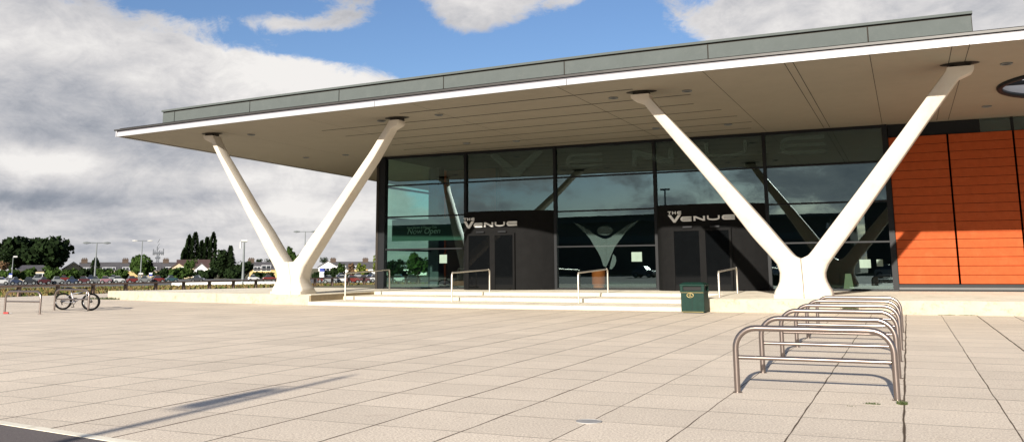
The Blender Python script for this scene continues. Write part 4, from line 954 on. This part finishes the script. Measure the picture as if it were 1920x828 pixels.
# ------------------------------------------------------------------ parked cars
def car(label, px, D, col, w=25, kind='hatch', yaw=0):
    m = mat("car_paint", col, .3, var=.02, coat=.3)
    a, b = far(px - w / 2, 505, D), far(px + w / 2, 505, D); c = (a + b) / 2; u = (b[0] - a[0], b[1] - a[1]); Lh = math.hypot(*u) / 2; rz = math.atan2(u[1], u[0]) + yaw
    T = thing('parked_car', label, 'car', (c[0], c[1], -1.22 if D > 60 else 0), rz, 'cars parked beyond the fence', local=True)
    k = Lh; wd = 1.15
    hh = 1.75 if kind == 'van' else 1.42
    prof = [(-k, .35), (-k, .75), (-k * .93, .92), (-k * .62, .98), (k * .5, .98), (k * .92, .85), (k, .6), (k, .35)]
    mb = MB(); n = len(prof)
    mb.add([(x, -wd, z) for x, z in prof] + [(x, wd, z) for x, z in prof], [tuple(range(n)), tuple(range(n, 2 * n))[::-1]] + [(i, n + i, n + (i + 1) % n, (i + 1) % n) for i in range(n)])
    recalc(mb.build('body', m, T, bevel=.06))
    cb = [(-k * .78, .97), (-k * .6, hh), (k * .12, hh), (k * .42, .97)] if kind == 'hatch' else ([(-k * .95, .97), (-k * .93, hh), (k * .3, hh), (k * .6, .97)] if kind == 'van' else [(-k * .62, .97), (-k * .38, hh), (k * .1, hh), (k * .42, .97)])
    mb = MB(); mb.add([(x, -wd * (.92 if z < 1.1 else .8), z) for x, z in cb] + [(x, wd * (.92 if z < 1.1 else .8), z) for x, z in cb], [(0, 1, 2, 3), (7, 6, 5, 4), (0, 4, 5, 1), (2, 6, 7, 3)]); recalc(mb.build('windows', M['window'], T))
    mb = MB(); x0, x1 = cb[1][0], cb[2][0]; mb.box(x0, x1, -wd * .82, wd * .82, hh - .02, hh + .05); mb.build('car_roof', m, T, bevel=.03)
    for s in (-1, 1):
        for q in (-1, 1):
            mb = MB(); mb.tube([(s * k * .62, q * (wd - .2), .34), (s * k * .62, q * (wd + .02), .34)], .34, 16); mb.tube([(s * k * .62, q * (wd + .02), .34), (s * k * .62, q * (wd + .04), .34)], .2, 12, mi=1); mb.build('wheel', [M['black'], M['galv']], T)
        mb = MB(); mb.box(k * .93, k * 1.005, s * wd * .75 - .18, s * wd * .75 + .18, .66, .82); mb.build('headlight', M['lampw'], T)
    return T
SIL, BLU, DRK, WHT, RED, MAR, TEA, GRY, PNK = (.17, .18, .19), (.018, .028, .06), (.015, .017, .022), (.36, .37, .38), (.11, .016, .014), (.05, .012, .015), (.02, .05, .06), (.09, .095, .10), (.17, .09, .11)
cars = [(6, WHT, 'white car at the very left edge of the photo'), (32, BLU, 'dark blue car under the small blue sign'), (58, DRK, 'black car below the bungalow'), (84, MAR, 'maroon car right of the black one'), (110, SIL, 'silver car below the shrub right of the bungalow'),
        (137, BLU, 'blue car above the parked mountain bike'), (160, MAR, 'maroon car just left of the tall double lamp'), (181, GRY, 'grey car behind the tall double lamp pole'), (201, PNK, 'pinkish car right of the tall double lamp'), (224, WHT, 'white car left of the bright green tree'),
        (250, RED, 'red car below the bright green tree'), (274, GRY, 'grey car beside the small blue sign right of the green tree'), (298, RED, 'red car right of the green tree'), (322, TEA, 'teal car below the peach gable'), (372, DRK, 'dark car below the white fronted house'),
        (476, WHT, 'white car below the yellow brick house'), (505, RED, 'red car just left of the V column base')]
for px, cc, lb in cars: car(lb, px, 186 + random.uniform(-3, 3), cc, 23 + random.uniform(-2, 2), random.choice(['hatch', 'saloon', 'hatch']), random.uniform(-.15, .15))
cars2 = [(619, SIL, 'silver car right of the notice board', 26), (607, RED, 'red car half hidden behind the V column base', 22), (645, WHT, 'white car under the olive young tree', 24), (662, RED, 'bright red car below the yellow green tree', 24), (685, MAR, 'dark red car near the glass corner', 22), (705, WHT, 'white car against the glass corner post', 22), (750, WHT, 'white car seen through the corner glass', 30), (775, DRK, 'dark car seen through the corner glass', 28)]
for px, cc, lb, w in cars2: car(lb, px, random.uniform(150, 185), cc, w, 'hatch', random.uniform(-.15, .15))
p = far(90, 505, 215); 
for q, (px, cc, lb) in enumerate([(20, GRY, 'grey car in the second row at the far left'), (70, SIL, 'silver car in the second row under the bungalow'), (122, RED, 'red car in the second row'), (172, BLU, 'blue car in the second row behind the tall lamp'), (214, SIL, 'silver car in the second row left of the green tree'), (640, BLU, 'blue car in the second row right of the notice board'), (672, SIL, 'silver car in the second row under the yellow green tree'), (697, BLU, 'blue car in the second row by the glass corner')]): car(lb, px, 222, cc, 19, 'saloon', .1)
# pale kerb wall behind the fence
a, b = far(322, 530, 150), far(522, 530, 150)
mb = MB(); u = Vector((b[0] - a[0], b[1] - a[1], 0)); nrm = Vector((-u.y, u.x, 0)).normalized() * .3; A, Bq = Vector((a[0], a[1], 0)), Vector((b[0], b[1], 0))
for z0, z1 in ((-1.3, -.62),):
    mb.prism([tuple((A)[:2]), tuple((Bq)[:2]), tuple((Bq + nrm)[:2]), tuple((A + nrm)[:2])], z0, z1)
tag(mb.build('low_wall', M['white']), 'long low white wall behind the timber fence left of the V column', 'wall')

# ------------------------------------------------------------------ things behind the photographer: they cast the foreground shadow and show in the glass
T = thing('street_lamp', 'grey lamp post behind the photographer whose long shadow lies across the paving', 'street lamp', (-6.42, -7.2, 0), group='lamp posts behind the photographer')
X0, Y0 = -6.42, -7.2
mb = MB(); mb.tube([(X0, Y0, 0), (X0, Y0, 2), (X0, Y0, 5.95)], .07, 12, rr=[.10, .09, .055]); mb.build('pole', M['galv'], T)
mb = MB(); mb.tube([(X0, Y0, 5.4), (X0 - .3, Y0, 5.35)], .04, 8); mb.tube([(X0 - .28, Y0 - .05, 4.92), (X0 - .25, Y0, 5.45)], .13, 10, rr=[.19, .12]); mb.build('camera_housing', M['lampw'], T)
def plainlamp(label, x, y, h, arm):
    T = thing('street_lamp', label, 'street lamp', (x, y, 0), group='lamp posts behind the photographer')
    mb = MB(); mb.tube([(x, y, 0), (x, y, h)], .16, 10, rr=[.18, .11]); mb.build('pole', M['mast'], T)
    mb = MB(); mb.box(x - arm, x + arm, y - .15, y + .15, h - .2, h + .05); mb.build('lamp_head', M['mast'], T)
plainlamp('tall dark lamp post reflected in the right hand glass', 9.5, -50, 14.5, .9)
plainlamp('slim dark lamp post reflected in the second glass bay', -33, -50, 13, .7)
SH = thing('retail_shed', 'long dark low building across the road reflected in the glass', 'building', (-20, -75, 0))
mb = MB(); mb.box(-110, -8, -95, -70, 0, 9.2); mb.box(-6, 70, -100, -78, 0, 11.5); mb.box(-60, -40, -90, -74, 9.2, 10.6); mb.build('wall', M['brownclad'], SH)
mb = MB(); mb.box(-111, -7.5, -96, -69.4, 9.2, 9.7); mb.box(-6.5, 71, -101, -77.4, 11.5, 12.1); mb.build('roof', M['roof'], SH)
mb = MB(); mb.box(-106, -12, -69.99, -69.9, 5.6, 6.8); mb.box(0, 62, -77.99, -77.9, 6.4, 7.6); mb.build('window_band', M['inner_col'], SH)
car('white car parked across the road behind the photographer', 0, 0.001, WHT) if False else None
def rcar(label, x, y, cc, rz):
    T = car(label, 600, 180, cc, 26); T.location = (x, y, 0.004); T.rotation_euler = (0, 0, rz); T['group'] = 'cars reflected in the glass'
rcar('white car reflected low in the glass by the figure emblem', -14, -26, WHT, .2); rcar('silver car reflected in the glass near the second lobby', -2, -27, SIL, .1)
rcar('dark car reflected in the first glass bay', -30, -26, BLU, 0)

# ------------------------------------------------------------------ light and sky
SUN = Vector((-.07, 1.0, -.318)).normalized()
ld = bpy.data.lights.new('sun', 'SUN'); ld.energy = 5.0; ld.angle = R_(.6); ld.color = (1.0, .92, .80)
lo = bpy.data.objects.new('sun', ld); COL.objects.link(lo); lo.rotation_euler = SUN.to_track_quat('-Z', 'Y').to_euler(); lo.location = (0, -40, 40)
el = math.asin(-SUN.z); az = math.atan2(-SUN.x, -SUN.y)

def azel(px, py):
    r = ray(px, py); return math.atan2(r[0], r[1]), math.asin(r[2])
w = bpy.data.worlds.new("World"); S.world = w; w.use_nodes = True; nt = w.node_tree; L = nt.links
bg = nt.nodes['Background']
def mth(op, a, b=None, c=None, clamp=False):
    n = nt.nodes.new('ShaderNodeMath'); n.operation = op; n.use_clamp = clamp
    for i, v in enumerate((a, b, c)):
        if v is None: continue
        if isinstance(v, (int, float)): n.inputs[i].default_value = v
        else: L.new(v, n.inputs[i])
    return n.outputs[0]
sky = nt.nodes.new('ShaderNodeTexSky'); sky.sky_type = 'NISHITA'; sky.sun_disc = False; sky.sun_elevation = el; sky.sun_rotation = az
sky.air_density = 1.0; sky.dust_density = .6; sky.ozone_density = 2.0
tc = nt.nodes.new('ShaderNodeTexCoord'); sx = nt.nodes.new('ShaderNodeSeparateXYZ'); L.new(tc.outputs['Generated'], sx.inputs[0])
AZ = mth('ARCTAN2', sx.outputs[0], sx.outputs[1]); EL = mth('ARCSINE', sx.outputs[2])
# cloud-plane coordinates (perspective of a flat cloud layer)
zz_ = mth('ADD', mth('MAXIMUM', sx.outputs[2], 0.0), 0.10)
cb = nt.nodes.new('ShaderNodeCombineXYZ'); L.new(mth('DIVIDE', sx.outputs[0], zz_), cb.inputs[0]); L.new(mth('DIVIDE', sx.outputs[1], zz_), cb.inputs[1])
def noise(scale, detail, rough, vec=None, off=0.0, dist=0.0):
    n = nt.nodes.new('ShaderNodeTexNoise'); n.inputs['Scale'].default_value = scale; n.inputs['Detail'].default_value = detail; n.inputs['Roughness'].default_value = rough; n.inputs['Distortion'].default_value = dist
    if off:
        va = nt.nodes.new('ShaderNodeVectorMath'); va.inputs[1].default_value = (off, off * .7, off * .3); L.new(vec, va.inputs[0]); L.new(va.outputs[0], n.inputs['Vector'])
    else: L.new(vec, n.inputs['Vector'])
    return n.outputs['Fac']
nA = noise(.55, 10, .58, cb.outputs[0], 3.1, .3)
stre = nt.nodes.new('ShaderNodeMapping'); stre.inputs['Scale'].default_value = (1, 1, 1.7); L.new(tc.outputs['Generated'], stre.inputs[0])
nB = noise(5.0, 9, .62, stre.outputs[0], 0.0, .2)
nC = noise(1.6, 8, .6, cb.outputs[0], 11.0, .2)
nD = noise(3.2, 7, .55, stre.outputs[0], 5.0)
def blob(px, py, rxp, ryp, amp, soft=1.0):
    a, e = azel(px, py); a2, _ = azel(px + rxp, py); _, e2 = azel(px, max(py - ryp, -600)); ra, re = abs(a2 - a), abs(e2 - e)
    da = mth('DIVIDE', mth('SUBTRACT', AZ, a), ra); de = mth('DIVIDE', mth('SUBTRACT', EL, e), re)
    d2 = mth('ADD', mth('MULTIPLY', da, da), mth('MULTIPLY', de, de))
    return mth('MULTIPLY', mth('EXPONENT', mth('MULTIPLY', d2, -1.0)), amp)
def total(bl):
    t = bl[0]
    for q in bl[1:]: t = mth('ADD', t, q)
    return t
cover = total([blob(120, 220, 420, 190, .60), blob(420, 165, 330, 85, .40), blob(700, 180, 200, 42, .30), blob(300, 470, 900, 110, .55), blob(-100, 60, 260, 110, .25), blob(60, 40, 200, 60, .2),
               blob(905, 5, 100, 60, .52), blob(655, 28, 60, 42, .30), blob(530, 42, 110, 18, .22), blob(1080, 0, 60, 20, .24), blob(1560, 20, 300, 85, .62), blob(1900, 60, 300, 120, .5), blob(1270, 40, 60, 30, .2), blob(560, 330, 150, 60, .4), blob(705, 330, 60, 60, .3),
               blob(650, 88, 260, 26, -.34), blob(1020, 105, 200, 55, -.50), blob(430, 12, 130, 26, -.34), blob(1150, 50, 80, 60, -.35), blob(765, 50, 70, 70, -.35), blob(300, 5, 60, 16, -.25)])
back = mth('MULTIPLY', mth('SUBTRACT', 0.5, mth('MULTIPLY', sx.outputs[1], 0.5)), .22)   # more cloud behind the camera
nmix = mth('ADD', mth('MULTIPLY', nA, .45), mth('MULTIPLY', nB, .55))
nE = noise(9.0, 10, .62, stre.outputs[0], 2.0, .5)
nF = noise(26.0, 9, .7, stre.outputs[0], 7.0, .5)
dens = mth('ADD', mth('ADD', mth('ADD', mth('MULTIPLY', mth('SUBTRACT', nmix, .5), 1.6), mth('ADD', mth('MULTIPLY', mth('SUBTRACT', nE, .5), 1.0), mth('MULTIPLY', mth('SUBTRACT', nF, .5), .6))), cover), mth('ADD', back, .30))
mr = nt.nodes.new('ShaderNodeMapRange'); mr.interpolation_type = 'SMOOTHSTEP'; mr.inputs['From Min'].default_value = .38; mr.inputs['From Max'].default_value = .66; L.new(dens, mr.inputs[0])
CM = mr.outputs[0]
# shading of the clouds: thick parts and bases grey
dark = total([blob(130, 205, 190, 40, .26), blob(180, 255, 260, 30, .30), blob(60, 372, 250, 22, .42), blob(350, 300, 200, 26, .20), blob(430, 365, 130, 20, .22), blob(60, 440, 500, 26, .10), blob(350, 60, 500, 90, -.16),
              blob(480, 150, 320, 60, -.24), blob(90, 308, 170, 24, -.38), blob(620, 380, 240, 60, -.15), blob(700, 160, 250, 50, -.25), blob(120, 70, 260, 70, -.14), blob(1400, 40, 300, 40, -.06), blob(900, 0, 150, 60, -.15)])
sh = mth('ADD', mth('ADD', mth('MULTIPLY', mth('SUBTRACT', mth('ADD', mth('ADD', mth('MULTIPLY', nC, .15), mth('MULTIPLY', nD, .35)), mth('ADD', mth('MULTIPLY', nE, .34), mth('MULTIPLY', nF, .16))), .5), 3.6), dark), .345)
rp = nt.nodes.new('ShaderNodeValToRGB'); L.new(sh, rp.inputs[0]); e = rp.color_ramp.elements
e[0].position = .02; e[0].color = (.98, .955, .93, 1); e[1].position = 1.0; e[1].color = (.27, .305, .365, 1)
x = e.new(.30); x.color = (.76, .745, .75, 1); x = e.new(.6); x.color = (.52, .53, .57, 1); x = e.new(.8); x.color = (.36, .385, .44, 1)
cs = nt.nodes.new('ShaderNodeVectorMath'); cs.operation = 'SCALE'; L.new(rp.outputs[0], cs.inputs[0]); cs.inputs['Scale'].default_value = 4.6
mx = nt.nodes.new('ShaderNodeMixRGB'); L.new(CM, mx.inputs[0])
skt = nt.nodes.new('ShaderNodeMixRGB'); skt.blend_type = 'MULTIPLY'; skt.inputs[0].default_value = 1; L.new(sky.outputs[0], skt.inputs[1]); skt.inputs[2].default_value = (.45, .51, .63, 1)
L.new(skt.outputs[0], mx.inputs[1]); L.new(cs.outputs[0], mx.inputs[2])
L.new(mx.outputs[0], bg.inputs['Color']); bg.inputs['Strength'].default_value = .1
w.cycles.sampling_method = 'MANUAL'; w.cycles.sample_map_resolution = 512

# ------------------------------------------------------------------ render settings
S.render.engine = 'CYCLES'
S.view_settings.view_transform = 'Standard'; S.view_settings.look = 'None'; S.view_settings.gamma = 1.0; S.view_settings.exposure = 1.0
S.cycles.max_bounces = 8; S.cycles.diffuse_bounces = 4; S.cycles.transparent_max_bounces = 16; S.cycles.use_denoising = True
S.cycles.sample_clamp_indirect = 6
S.cycles.caustics_reflective = False; S.cycles.caustics_refractive = False
for o in bpy.data.objects:
    if '_local' in o.keys(): del o['_local']
